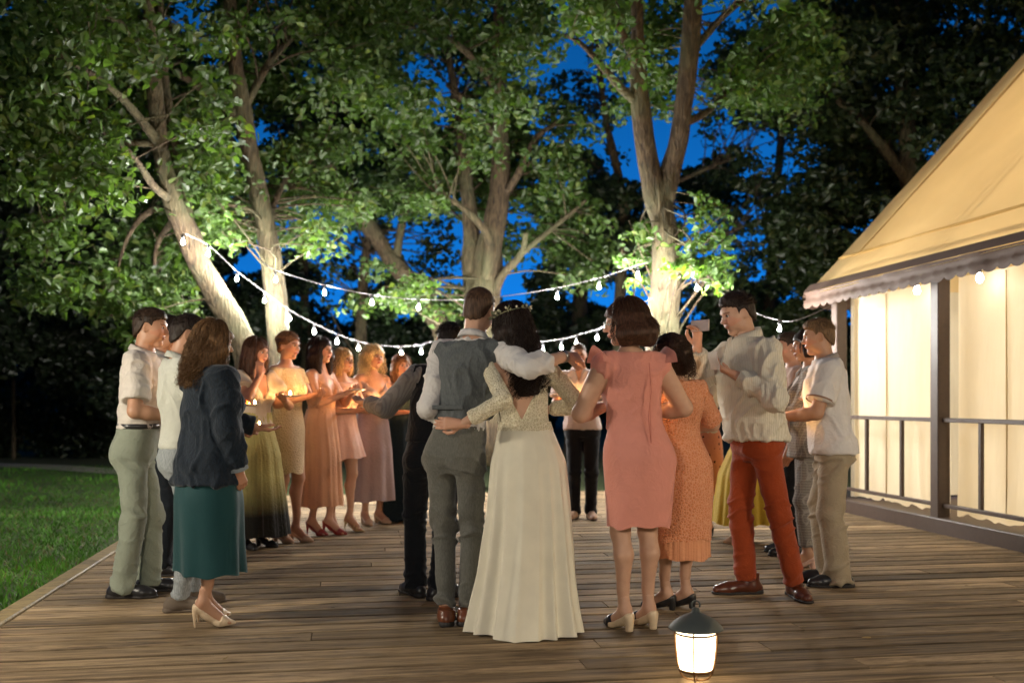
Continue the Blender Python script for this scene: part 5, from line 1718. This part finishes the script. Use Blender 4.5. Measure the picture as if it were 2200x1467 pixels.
# 6  woman in cream sheath dress
p = Person(616, 1163, 708, -118, 'woman with pinned up hair in cream knee length sheath dress', sex='f', heel=.075, res=1.2, extra=.03, head=(4, 4, 0), skin='rosy', bare_feet=True,
           arms={'R': ((.07, .29, 1.27), (.7, -.8, -.5)), 'L': ((-.06, .31, 1.27), (-.7, -.8, -.4))}, hand={'R': dict(curl=.5, palm=(-.5, 0, 1)), 'L': dict(curl=.5, palm=(.5, 0, 1))}, feet={'R': (.06, -.03, -6), 'L': (-.055, .06, 6)})
CREAM = cloth('cream_brocade', rgb('d8bf98'), pattern='lace', c2=rgb('e2cda8'), scale=55)
p.top('bodice', CREAM, off=.010, sleeve=.42, hem=p.z(.585), sleeve_off=.010, folds=(.003, 8), neckz=p.z(.825), seed=6)
p.skirt([p.hips(.60), p.hips(.52), (p.z(.42), .175, .145, 0, -.005), (p.z(.34), .160, .14, 0, .0), (.60, .155, .135, 0, 0)], CREAM, pleats=0, seed=6, folds=.005)
for q in 'LR': p.shoe(q, 'block', NUDE)
p.hair('updo', '6b4a32', seed=6, n=420)
p.hair('long', '7a5638', length=.14, seed=66, n=24, vol=.2) if False else None
W2 = p

# 7  dark haired woman in long rose dress
p = Person(690, 1148, 729, -112, 'dark haired woman in long rose gown with red heels', sex='f', heel=.09, res=1.25, head=(-6, -4, 0), skin='rosy', bare_feet=True,
           arms={'R': ((.07, .30, 1.30), (.7, -.8, -.5)), 'L': ((-.07, .30, 1.30), (-.7, -.8, -.4))}, hand={'R': dict(curl=.4, palm=(-.3, 0, 1)), 'L': dict(curl=.4, palm=(.3, 0, 1))}, feet={'R': (.05, -.06, -4), 'L': (-.05, .06, 8)})
ROSE = cloth('rose_chiffon', rgb('d09a78'), rough=.7)
p.top('bodice', ROSE, off=.010, hem=p.z(.60), folds=(.006, 12), neckz=p.z(.79), vneck=(p.z(.70), .8), seed=7)
p.skirt([p.hips(.625), p.hips(.56), (.75, .19, .165, 0, 0), (.45, .205, .18, 0, 0), (.27, .215, .19, 0, 0)], ROSE, pleats=15, amp=(.003, .017), seed=7)
for q in 'LR': p.shoe(q, 'pump', RED)
p.hair('long', '2a1d18', length=.20, seed=7, vol=1.15, n=320, wave=.006)
W3 = p

# 8  blond woman in short pink dress
p = Person(735, 1138, 752, -128, 'blond woman in short pink dress with long earrings and strappy heels', sex='f', heel=.09, res=1.25, head=(10, 0, 0), skin='tan', bare_feet=True,
           arms={'R': ((.08, .28, 1.14), (.7, -.8, -.5)), 'L': ((-.08, .30, 1.14), (-.7, -.8, -.4))}, hand={'R': dict(curl=.4, palm=(-.3, 0, 1)), 'L': dict(curl=.4, palm=(.3, 0, 1))}, feet={'R': (.02, -.12, -18), 'L': (-.01, .10, 14)})
PINK = cloth('pale_pink_satin', rgb('e0b09c'), rough=.5)
p.top('bodice', PINK, off=.010, hem=p.z(.60), folds=(.005, 10), neckz=p.z(.81), seed=8)
p.skirt([p.hips(.63), p.hips(.55), (p.z(.44), .205, .175, 0, 0), (.69, .235, .205, 0, 0)], PINK, pleats=8, amp=(.002, .018), seed=8)
for q in 'LR': p.shoe(q, 'sandal', GOLD)
for sg in (-1, 1):
    mk('earring', *[(p.hp(V), Q) for V, Q in [tube([(sg * .083, -.004, -.035), (sg * .088, -.003, -.06), (sg * .09, 0, -.095)], [.003, .009, .007], 6)]][0], plain('earring_beads', rgb('e8e0d0'), .3), p.root)
p.hair('long', 'c09a6a', length=.13, seed=8, n=280, vol=.9)
W4 = p

# 9  curly blond woman
p = Person(800, 1124, 738, -140, 'woman with big curly blond hair in long mauve gown', sex='f', heel=.06, res=1.3, head=(10, 0, 0), skin='rosy', bare_feet=True, extra=.03,
           arms={'R': ((.09, .28, 1.2), (.8, -.8, -.5)), 'L': ((-.07, .30, 1.2), (-.7, -.8, -.4))}, hand={'R': dict(curl=.4, palm=(-.3, 0, 1)), 'L': dict(curl=.4, palm=(.3, 0, 1))})
MAUVE = cloth('mauve_crepe', rgb('a88f8c'), rough=.7)
p.top('bodice', MAUVE, off=.014, hem=p.z(.60), folds=(.009, 10), neckz=p.z(.80), vneck=(p.z(.72), 1.0), seed=9)
p.skirt([p.hips(.625), p.hips(.55), (.75, .20, .17, 0, 0), (.45, .215, .185, 0, 0), (.235, .225, .195, 0, 0)], MAUVE, pleats=7, amp=(.002, .02), seed=9)
for q in 'LR': p.shoe(q, 'block', NUDE)
p.hair('curly', 'd8b888', length=.21, seed=9, vol=1.0, n=420, curl=.012)
W5 = p

# 10 woman in dark gown
p = Person(862, 1118, 765, -150, 'brown haired woman in dark floor length gown beside the man in the dark waistcoat', sex='f', heel=.05, res=1.3, head=(0, 0, 0), skin='rosy',
           arms={'R': ((.09, .27, 1.12), (.8, -.8, -.5)), 'L': ((-.09, .28, 1.12), (-.7, -.8, -.4))}, hand={'R': dict(curl=.4, palm=(-.3, 0, 1)), 'L': dict(curl=.4, palm=(.3, 0, 1))})
DARKG = cloth('dark_teal_velvet', rgb('14242a'), rough=.8)
p.top('bodice', DARKG, off=.012, hem=p.z(.60), folds=(.005, 10), neckz=p.z(.815), seed=10, sleeve=.5)
p.skirt([p.hips(.625), p.hips(.55), (.7, .20, .17, 0, 0), (.3, .235, .205, 0, 0), (.03, .26, .23, 0, 0)], DARKG, pleats=9, amp=(.002, .02), seed=10)
for q in 'LR': p.shoe(q, 'block', LEATHER_B)
p.hair('long', '7a5438', length=.30, seed=10, n=280)
W6 = p

# 11 man in dark waistcoat, arm stretched out
p = Person(926, 1284, 692, 12, 'man in dark waistcoat and grey striped shirt behind the groom, left arm stretched out', res=1.0, head=(-8, 8, 6), lean=(.10, .03),
           arms={'L': ((-.38, .36, 1.22), (-.3, -.5, -1)), 'R': ((.12, .34, 1.16), (.6, -1, -.2))}, hand={'L': dict(curl=.2, palm=(0, 0, 1)), 'R': dict(curl=.5)}, feet={'L': (-.085, .10, 22), 'R': (.05, -.03, -58)})
STRG = cloth('grey_striped_cotton', rgb('8a8480'), pattern='stripe', c2=rgb('7a7571'), scale=17)
t = p.top('shirt', STRG, off=.008, sleeve=1.82, hem=1.0, sleeve_off=.022, folds=(.006, 8), fmax=.006, seed=11)
p.collar(STRG, t)
NAVY = cloth('black_navy_wool', rgb('14181e'))
p.top('waistcoat', NAVY, off=.027, hem=.98, neckz=p.z(.845), folds=(.006, 6), seed=11)
p.trousers(NAVY, waist=1.02, w=1.06, hem=.06, hemr=.068, seed=11)
for q in 'LR': p.shoe(q, 'oxford', LEATHER_B)
p.hair('short', '201915', seed=11, n=700)
ring_band(p, 'L', WATCH, t=.9)
MD = p

# 12 groom
p = Person(978, 1338, 618, -20, 'groom in grey waistcoat and olive grey trousers, arm round the bride', res=.92, fat=.86, head=(-2, 4, 6), lean=(.10, .035), skin='fair',
           arms={'R': ((.62, .06, 1.475), (.45, -.9, -.35)), 'L': ((-.10, .19, 1.13), (-.10, -1, -.05))}, hand={'R': dict(curl=.45, palm=(-.3, .6, -.6), dir=(.45, .75, -.05)), 'L': dict(curl=.5)},
           feet={'L': (-.045, -.02, 25), 'R': (.065, .03, 2)}, group='the wedding couple')
WHITE = cloth('white_shirt_cotton', rgb('d5d0cc'))
t = p.top('shirt', WHITE, off=.009, sleeve=1.45, hem=1.075, sleeve_off=.018, cuff=.010, folds=(.011, 10), fmax=.012, seed=12)
p.collar(WHITE, t, h=.034)
GV = cloth('grey_waistcoat_satin', rgb('4e5254'), rough=.6, pattern='heather', c2=rgb('5b5f5f'))


def vest_cut(s):
    for q in 'LR':
        sg = -1 if q == 'L' else 1
        s.cone(p.S[q] + A(sg * .03, 0, -.05), p.S[q] + A(sg * .03, 0, .12), .062, .06, .02, 'd')
    s.cut(lambda x, y, z: (1.135 + 0.10 * np.maximum(0, .09 - np.abs(x - .02)) * 0 - z))


v_ = p.top('waistcoat', GV, off=.034, hem=1.11, neckz=p.z(.838), folds=(.009, 9), stretch=(1.2, 1.2, .16), seed=12, extra=vest_cut)
# long vertical creases and the cinch strap on the back
for i, (x0, x1) in enumerate(((-.09, -.075), (-.02, -.01), (.045, .04), (.10, .085))):
    mk('crease', *tube(curve_pts([(x0 + .05, -.150, 1.42), ((x0 + x1) / 2 + .035, -.150, 1.30), (x1 + .02, -.128, 1.17)], 14), np.sin(np.linspace(.15, 2.9, 14)) * .011 + .001, 6), GV, v_) if False else None
mk('cinch_strap', *bevbox((-.08, -.132, 1.185), (.10, -.12, 1.21), .003), GV, v_, smooth=False)
p.trousers(cloth('olive_grey_wool', rgb('5c5b54'), pattern='heather', c2=rgb('6a6962')), waist=1.095, w=.96, hem=.10, hemr=.058, kneer=.068, folds=(.010, 9), seed=12)
for q in 'LR': p.shoe(q, 'oxford', LEATHER_BR)
p.hair('buzz', '4a3628', seed=12, n=500)
ring_band(p, 'R', WATCH, t=.95)
G = p

# 13 bride
p = Person(1136, 1343, 652, 4, 'bride in cream gown with lace back and leafy crown in dark hair', sex='f', heel=.05, res=.92, fat=.93, head=(22, 4, -9), lean=(-.06, .0), skin='fair',
           arms={'L': ((-.37, -.185, 1.11), (-.1, -.9, -1)), 'R': ((.12, .25, 1.18), (.9, -.5, -.3))}, hand={'L': dict(curl=.35, palm=(.1, 1, 0), dir=(-1, .15, .05)), 'R': dict(curl=.5)}, group='the wedding couple', extra=.015)
LACE = cloth('cream_lace', rgb('d6c8a6'), pattern='lace', c2=rgb('efe6cc'), scale=70)
p.top('lace_bodice', LACE, off=.011, sleeve=1.78, hem=p.z(.60), sleeve_off=.010, cuff=.006, folds=(.003, 9), neckz=p.z(.838), vback=(p.z(.635), .5), seed=13)
IVORY = cloth('ivory_chiffon', rgb('e2dac4'), rough=.6, wrinkle=.03)
p.skirt([p.hips(.625, .004), p.hips(.58, .006), (p.z(.50), .205, .18, -.005, -.02), (.62, .225, .205, .0, -.025), (.30, .255, .25, -.01, -.03), (.10, .285, .30, -.02, -.04), (.006, .305, .33, -.025, -.05)], IVORY, pleats=9, amp=(.0, .046), sharp=True, seed=13, nseg=220, nrow=80, hemwave=.004)
w_ = p.hips(.628, .008); w2_ = p.hips(.60, .009)
p.skirt([w_, w2_], LACE, nrow=5, name='waistband', hemwave=0, folds=0)
p.hair('long', '241812', length=.37, seed=13, vol=1.0, n=900, wave=.013, curl=.010)
# crown of leaves and white buds
cr = []
LEAFG = plain('crown_leaf', rgb('8f9070'), .5); BUD = plain('crown_bud', rgb('d8cdb4'), .5)
gcr = np.random.default_rng(3)
lv, bd = [], []
for i in range(54):
    a = gcr.uniform(0, 2 * math.pi)
    c = A(math.sin(a) * .098, -.014 + math.cos(a) * .118, .072 - .02 * math.cos(a) + gcr.normal(0, .006))
    d = unit(A(math.sin(a), math.cos(a), gcr.uniform(.1, 1.4)) + gcr.normal(0, .5, 3)); sd = unit(np.cross(d, gcr.normal(size=3)))
    L_ = gcr.uniform(.02, .042)
    lv.append((np.array([c, c + d * L_ * .5 + sd * .008, c + d * L_, c + d * L_ * .5 - sd * .008]), np.array([[0, 1, 2, 3]])))
    if i % 3 == 0:
        V, Q = lathe([(.0005, -.007), (.006, -.003), (.007, .002), (.0005, .008)], 6); bd.append((V + c + d * L_ * .8, Q))
crown = mk('leaf_crown', *[(p.hp(V), Q) for V, Q in [join(lv)]][0], LEAFG, p.root, smooth=False)
mk('bud', *[(p.hp(V), Q) for V, Q in [join(bd)]][0], BUD, crown)['kind'] = 'stuff'
mk('wire', *[(p.hp(V), Q) for V, Q in [tube([(math.sin(a) * .098, -.014 + math.cos(a) * .118, .072 - .02 * math.cos(a)) for a in np.linspace(0, 6.28, 40)], .003, 5)]][0], LEAFG, crown)
B = p

# 14 man facing the camera
p = Person(1252, 1113, 738, 176, 'man in pale polo shirt and dark trousers facing the camera', res=1.3, head=(0, 6, 0), skin='rosy', lean=(.04, 0),
           arms={'R': ((.10, .27, 1.2), (.8, -.8, -.3)), 'L': ((-.10, .27, 1.2), (-.8, -.8, -.3))}, hand={'R': dict(curl=.4, palm=(-.3, 0, 1)), 'L': dict(curl=.4, palm=(.3, 0, 1))})
POLO = cloth('pale_pink_pique', rgb('d6c3bc'))
t = p.top('polo_shirt', POLO, off=.018, sleeve=.7, hem=.93, sleeve_off=.026, cuff=.008, vneck=(p.z(.78), .35), folds=(.008, 7), seed=14)
p.collar(POLO, t, open_=.5)
p.trousers(cloth('black_cotton', rgb('15161a')), waist=.96, seed=14)
for q in 'LR': p.shoe(q, 'oxford', NUDE)
p.hair('buzz', '5a4030', seed=14, n=200)
MP = p

# 15 woman in pink dress
p = Person(1372, 1350, 652, 16, 'woman with glasses and dark bob in plain salmon pink dress', sex='f', heel=.055, fat=.98, armfat=1.35, res=.92, lean=(-.05, 0), head=(70, 6, -4), skin='fair', bare_feet=True,
           arms={'L': ((-.10, .24, 1.20), (-1, -.55, -.5)), 'R': ((.13, .24, 1.16), (1, -.55, -.5))}, hand={'L': dict(curl=.4, palm=(.3, 0, 1)), 'R': dict(curl=.4, palm=(-.3, 0, 1))}, feet={'L': (-.085, .0, 14), 'R': (.065, .02, 10)})
SALM = cloth('salmon_crepe', rgb('d98f7e'), rough=.8)
bo = p.top('bodice', SALM, off=.016, hem=p.z(.60), neckz=p.z(.845), folds=(.008, 7), seed=15)
p.skirt([p.hips(.645, .0), p.hips(.60, .006), p.hips(.55, .012), p.hips(.51, .012), (p.z(.44), .190, .155, 0, -.015), (p.z(.36), .184, .152, 0, -.008), (.56, .178, .148, 0, 0)], SALM, pleats=5, amp=(0, .010), seed=15, folds=.006)
mk('zip_seam', *tube([(0.005, p.sec[7][4] - p.sec[7][2] - .018, p.z(.81)), (.004, p.lc(.7)[1] - .158, p.z(.72)), (0, p.lc(.6)[1] - .13, p.z(.64)), (0, -.165, p.z(.56))], .002, 5), cloth('salmon_seam', rgb('c06e5c')), bo)
for q in 'LR':
    sg = -1 if q == 'L' else 1
    S = p.S[q]; nb = A(sg * .075, p.lc(.83)[1] - .03, p.z(.838))
    rows = []
    for j, f_ in enumerate(np.linspace(0, 1, 8)):       # flutter sleeve flaring past the shoulder
        a = np.linspace(-1.25, 1.25, 16)
        R_ = .066 + .062 * f_
        rows.append(np.stack([S[0] + sg * (-.018 + .07 * f_ ** .8 + 0 * a), S[1] + R_ * np.sin(a) * 1.05, S[2] + .0 + R_ * np.cos(a) - .012 - .012 * f_ + .007 * f_ * np.sin(a * 5)], 1))
    V = np.concatenate(rows)
    Q = np.array([[r_ * 16 + j, r_ * 16 + j + 1, (r_ + 1) * 16 + j + 1, (r_ + 1) * 16 + j] for r_ in range(7) for j in range(15)])
    mk('flutter_sleeve', V, Q, SALM, bo)
TWO = plain('navy_patent', rgb('1c1c28'), .3)
for q in 'LR':
    o = p.shoe(q, 'slingback', BEIGE)
    V, Q = SDF((-.06, .03, 0), (.06, .2, .09), .006), None
    V.chain([(0, .075, .026), (0, .10, .026), (.002, .152, .017)], [.036, .0405, .027], .02); V.cut(lambda x, y, z: 0.001 - z); V.cut(lambda x, y, z: (.062 - y) * .7 + (z - .02) * .5)
    m_ = V.mesh(); mk('toe_cap', p.fp(q, m_[0]), m_[1], TWO, o)
p.hair('bob', '3d2619', length=.095, seed=15, vol=1.25, n=520)
gl = []
for sg in (-1, 1):
    a = np.linspace(0, 2 * math.pi, 18)
    gl.append(tube(np.stack([sg * .033 + .024 * np.cos(a), np.full(18, .104), .008 + .018 * np.sin(a)], 1), .0022, 5, False))
    gl.append(tube([(sg * .057, .102, .012), (sg * .075, .05, .012), (sg * .08, -.01, .008)], .002, 5))
gl.append(tube([(-.01, .106, .012), (.01, .106, .012)], .002, 5))
mk('glasses', *[(p.hp(V), Q) for V, Q in [join(gl)]][0], METAL, p.root)
PK = p

# 16 woman in orange lace
p = Person(1462, 1308, 719, 20, 'woman with dark curly hair in orange lace dress', sex='f', heel=.045, fat=1.02, armfat=1.25, res=.98, head=(10, 10, 0), skin='fair', bare_feet=True, extra=.02, lean=(-.05, 0),
           arms={'L': ((-.12, .25, 1.08), (-1, -.6, -.5)), 'R': ((.12, .25, 1.08), (1, -.6, -.5))}, feet={'L': (-.085, .03, 40), 'R': (.05, .03, 34)})
ORL = cloth('orange_lace', rgb('de8c5e'), pattern='lace', c2=rgb('e9a680'), scale=60)
p.top('bodice', ORL, off=.016, sleeve=.95, hem=p.z(.59), neckz=p.z(.84), folds=(.006, 9), sleeve_off=.014, seed=16)
p.skirt([p.hips(.63, .002), p.hips(.58, .004), p.hips(.53, .008), p.hips(.5, .008), (p.z(.42), .19, .16, 0, -.01), (.50, .185, .16, 0, 0), (.42, .185, .16, 0, 0)], ORL, pleats=4, amp=(0, .008), seed=16, folds=.007)
p.skirt([(.46, .172, .146, 0, 0), (.31, .178, .152, 0, 0)], cloth('pleated_orange', rgb('e09a70')), pleats=46, amp=(.006, .008), seed=17, nseg=240, nrow=10, name='pleated_hem', sharp=True)
for q in 'LR': p.shoe(q, 'block', LEATHER_B)
p.hair('curly', '3a281c', length=.15, seed=16, vol=1.05, n=560, curl=.012)

# 17 woman in polka dot skirt
p = Person(1513, 1149, 768, 98, 'woman in white blouse and peach polka dot skirt behind the orange lace dress', sex='f', heel=.065, res=1.25, head=(0, 5, 0), skin='fair', bare_feet=True,
           arms={'L': ((-.10, .28, 1.10), (-1, -.6, -.5)), 'R': ((.10, .28, 1.10), (1, -.6, -.5))})
p.top('blouse', cloth('white_crepe', rgb('d8cdb8')), off=.016, sleeve=1.5, hem=.94, folds=(.008, 8), seed=18)
p.skirt([p.hips(.62), p.hips(.54), (.7, .19, .17, 0, 0), (.38, .17, .155, 0, 0)], cloth('polka_dot_cotton', rgb('d0886a'), pattern='dots', c2=rgb('3a1c18'), scale=19), pleats=4, amp=(0, .01), seed=18)
for q in 'LR': p.shoe(q, 'sandal', LEATHER_B)
p.hair('long', 'b08a5a', length=.16, seed=18, n=240)

# 18 woman in yellow skirt
p = Person(1600, 1164, 790, 92, 'woman in long yellow skirt behind the man in orange trousers', sex='f', heel=.05, res=1.35, head=(0, 5, 0), skin='fair', bare_feet=True, feet={'L': (-.07, .06, 4), 'R': (.07, -.02, -4)})
p.top('blouse', cloth('cream_jersey', rgb('d8c8a8')), off=.014, sleeve=.6, hem=.92, seed=19)
p.skirt([p.hips(.62), p.hips(.54), (.6, .24, .22, 0, 0), (.17, .29, .27, 0, 0)], cloth('yellow_chiffon', rgb('d3b23c'), rough=.7), pleats=13, amp=(.002, .022), seed=19)
for q in 'LR': p.shoe(q, 'pump', NUDE)
p.hair('long', '5a3d28', length=.2, seed=19, n=160)

# 19 tall man taking a picture
p = Person(1622, 1277, 631, 112, 'tall man in striped shirt and orange trousers holding up a phone', res=.95, head=(-6, 16, 0), lean=(0, .08), skin='fair',
           arms={'R': ((.12, .35, 1.57), (.3, .6, -1)), 'L': ((-.14, .24, 1.39), (-.8, -.6, -.6))},
           hand={'R': dict(curl=.75, palm=(-.25, 1, .15), dir=(-.15, .1, 1)), 'L': dict(curl=.55, palm=(.2, -.2, 1), dir=(.55, .55, .35))},
           feet={'R': (.06, .02, -16), 'L': (-.15, -.20, 74)})
STR = cloth('striped_shirt_cotton', rgb('ddd4c2'), pattern='stripe', c2=rgb('d0c6b0'), scale=22)
t = p.top('striped_shirt', STR, off=.03, boxy=1.06, sleeve=1.93, hem=.985, flare=.015, sleeve_off=.024, cuff=.0, folds=(.014, 9), seed=20)
p.collar(STR, t, open_=.35, h=.055, r=1.12, zoff=.022)
p.trousers(cloth('orange_cotton', rgb('963e18')), waist=1.01, w=.96, hem=.085, hemr=.062, kneer=.072, folds=(.008, 8), seed=20)
for q in 'LR': p.shoe(q, 'boot', LEATHER_DB)
p.hair('short', '2c2019', seed=20, n=800, vol=1.25)
MO = p

# 20 man behind, dark trousers
p = Person(1702, 1190, 716, 84, 'man in dark trousers hidden behind the woman in the blazer', res=1.3, head=(0, 4, 0), skin='rosy')
p.top('shirt', cloth('dusty_pink_cotton', rgb('c0a090')), off=.016, sleeve=.75, hem=.92, seed=21)
p.trousers(cloth('black_wool', rgb('131418')), waist=.95, seed=21)
for q in 'LR': p.shoe(q, 'oxford', LEATHER_B)
p.hair('short', '3a2c22', seed=21, n=300)

# 21 woman in grey blazer
p = Person(1738, 1218, 712, 82, 'dark haired woman in grey checked blazer and trousers with pink heels', sex='f', heel=.06, res=1.1, head=(4, 4, 4), skin='tan', fat=1.05, bare_feet=True, slim=True,
           arms={'L': ((-.08, .30, 1.09), (-1, -.7, -.3)), 'R': ((.08, .30, 1.09), (1, -.7, -.3))}, hand={'L': dict(curl=.5, palm=(.3, 0, 1)), 'R': dict(curl=.5, palm=(-.3, 0, 1))}, feet={'L': (-.08, .03, 6), 'R': (.07, -.03, 0)})
CHK = cloth('grey_check_wool', rgb('7c756e'), pattern='check', c2=rgb('979089'), scale=16)
p.top('top', cloth('white_jersey', rgb('d8d0c8')), off=.008, hem=.90, neckz=p.z(.80), seed=22)
p.top('blazer', CHK, off=.024, sleeve=1.85, hem=.82, flare=.02, sleeve_off=.022, vneck=(.86, .13), folds=(.007, 7), seed=22)
p.trousers(CHK, waist=.93, w=.98, hem=.17, hemr=.056, seed=22)
for q in 'LR': p.shoe(q, 'block', PALEP)
p.hair('bob', '281c17', length=.06, seed=22, vol=1.0, n=360)

# 22 man in white polo beside the tent
p = Person(1788, 1254, 687, 80, 'man in white polo shirt and khaki trousers beside the tent', res=1.0, head=(0, 6, 0), skin='tan', fat=1.05, lean=(0, .06),
           arms={'L': ((-.10, .34, 1.12), (-.9, -.8, -.3)), 'R': ((.06, .34, 1.12), (.8, -.8, -.3))}, hand={'L': dict(curl=.5, palm=(.3, 0, 1)), 'R': dict(curl=.5, palm=(-.3, 0, 1))}, feet={'L': (-.10, -.03, 6), 'R': (.08, .02, 0)})
WP = cloth('white_pique', rgb('dcd6d2'))
t = p.top('polo_shirt', WP, off=.022, sleeve=.72, hem=.88, flare=.02, sleeve_off=.03, cuff=.01, folds=(.009, 7), seed=23)
p.collar(cloth('grey_rib', rgb('a59a92')), t, open_=.3)
TRIM = cloth('sleeve_trim', rgb('94705c'))
for q in 'LR':
    S, E = p.S[q], p.E[q]; c = S + (E - S) * .69; d = unit(E - S); R = p.T['el'] * p.ref * p.af + .052
    mk('sleeve_trim', *tube([c, c + d * .012], R, 24, False), TRIM, t)
p.trousers(cloth('khaki_cotton', rgb('a3937a')), waist=.91, w=1.1, hem=.03, hemr=.072, kneer=.08, folds=(.011, 8), seed=23)
for q in 'LR': p.shoe(q, 'oxford', LEATHER_B)
p.hair('short', '6a5138', seed=23, n=700)
ring_band(p, 'L', WATCH, t=.9)
MW = p

# ------------------------------------------------------------------ things held: plates, tea lights, phone, paper
FLAME = emit('candle_flame', (1.0, 0.50, 0.16), CANDLE_L)
WAX = plain('tea_light_wax', (0.75, 0.68, 0.55), .4)
TIN = plain('tea_light_tin', (0.6, 0.6, 0.6), .35, .9)
CHINA = plain('white_china', (0.75, 0.72, 0.68), .25)
cup_me = mesh_np('tin_cup', *lathe([(.0005, 0), (.019, 0), (.020, .016), (.0188, .016), (.018, .011), (.0005, .011)], 14))
wax_me = mesh_np('wax', *lathe([(.0005, .0125), (.0178, .012)], 14))
fl_me = mesh_np('flame', *lathe([(.0005, .013), (.005, .018), (.0065, .024), (.004, .034), (.0005, .044)], 6))


def tea_light(pos, label):
    r = empty('tea_light', pos)
    tag(r, label, 'candle', 'lit tea lights held by the guests')
    link('tin_cup', cup_me, TIN, r); link('wax', wax_me, WAX, r); link('flame', fl_me, FLAME, r)


plate_me = mesh_np('plate', *lathe([(.0005, .004), (.05, .004), (.06, .008), (.088, .015), (.09, .0165), (.088, .018), (.06, .012), (.05, .0075), (.0005, .0075)], 28))


def plate(pos, label):
    o = link('plate', plate_me, CHINA, None, pos)
    tag(o, label, 'plate', 'small white plates under the tea lights')


def held(p, dx=0.0, dy=.06, dz=.035, q=None):
    m = (p.W['L'] + p.W['R']) / 2 if q is None else p.W[q]
    return p.world(m + A(dx, dy, dz))


def hold(p, who, q=None, with_plate=False, dx=0.0, dy=.075, dz=.03):
    h = held(p, dx, dy, dz, q)
    if with_plate:
        plate(h - A(0, 0, .008), 'small white plate held by the ' + who)
    tea_light(h, 'lit tea light in the hands of the ' + who if not with_plate else 'lit tea light on the plate of the ' + who)


hold(W1, 'woman with her hand at her face', 'L', True)
hold(W2, 'woman in the cream sheath dress')
hold(W3, 'woman in the long rose gown', None, True)
hold(W4, 'woman in the short pink dress', None, True)
hold(W5, 'curly blond woman')
hold(W6, 'woman in the dark gown')
hold(MP, 'man facing the camera')
hold(MW, 'man in the white polo shirt')
hold(PK, 'woman in the salmon pink dress', None, False, 0, .1)
# plates the two men at the left hold out past the denim jacket
GLOWC = plain('orange_paper_cup', (0.85, 0.30, 0.08), .5)
for (px, py, Y, who) in ((540, 922, 6.3, 'lower plate'), (532, 874, 6.9, 'upper plate')):
    P_ = at(px, py, Y)
    plate(P_, 'white %s held out to the right of the denim jacket' % who)
    tea_light(P_ + A(.05, 0, .006), 'lit tea light on the %s beside the denim jacket' % who)
    o = link('bread_roll', mesh_np('bread_roll', *displace(lathe([(.0005, 0), (.03, .002), (.042, .014), (.036, .03), (.018, .04), (.0005, .042)], 18), .004, 40, 1)), plain('orange_bun', rgb('c8642a'), .5), None, P_ + A(-.025, 0, .006))
    tag(o, 'orange bun on the %s beside the denim jacket' % who, 'bun')

# phone in the raised hand
ph_ = MO.W['R'] + A(-.06, .02, .135)
PHB = plain('phone_body', (0.55, 0.45, 0.42), .3, .4); PHS = emit('phone_screen', (0.75, 0.7, 0.68), .25)
phone = empty('phone', MO.world(ph_), MO.rz + .25)
tag(phone, 'smartphone held up by the tall man in the striped shirt', 'phone')
mk('case', *bevbox((-.075, -.004, -.036), (.075, .004, .036), .003), PHB, phone, smooth=False)
mk('screen', *box((-.070, -.0052, -.033), (.070, -.0042, .033)), PHS, phone, smooth=False)
mk('camera_lens', *[(V @ np.array([[1, 0, 0], [0, 0, -1], [0, 1, 0]]).T + A(.055, .004, .02), Q) for V, Q in [lathe([(.0005, .003), (.007, .003), (.007, -.001)], 12)]][0], LEATHER_B, phone)
# folded paper in the other hand
pp_ = MO.W['L'] + A(.06, .10, .085)
n_ = 8
a_, b_ = np.meshgrid(np.linspace(-.05, .05, n_), np.linspace(-.05, .06, n_), indexing='ij')
pz = .02 * np.abs(a_) / .05 + .01 * np.sin(b_ * 40)
Vp = np.stack([a_.ravel(), pz.ravel(), b_.ravel()], 1)
ii = np.arange(n_ * n_).reshape(n_, n_)
Qp = np.stack([ii[:-1, :-1], ii[1:, :-1], ii[1:, 1:], ii[:-1, 1:]], -1).reshape(-1, 4)
o = mk('paper_napkin', Vp, Qp, plain('white_paper', (0.8, 0.74, 0.66), .8), None, loc=MO.world(pp_), rz=MO.rz)
tag(o, 'folded white paper napkin held at the chest of the tall man', 'napkin')
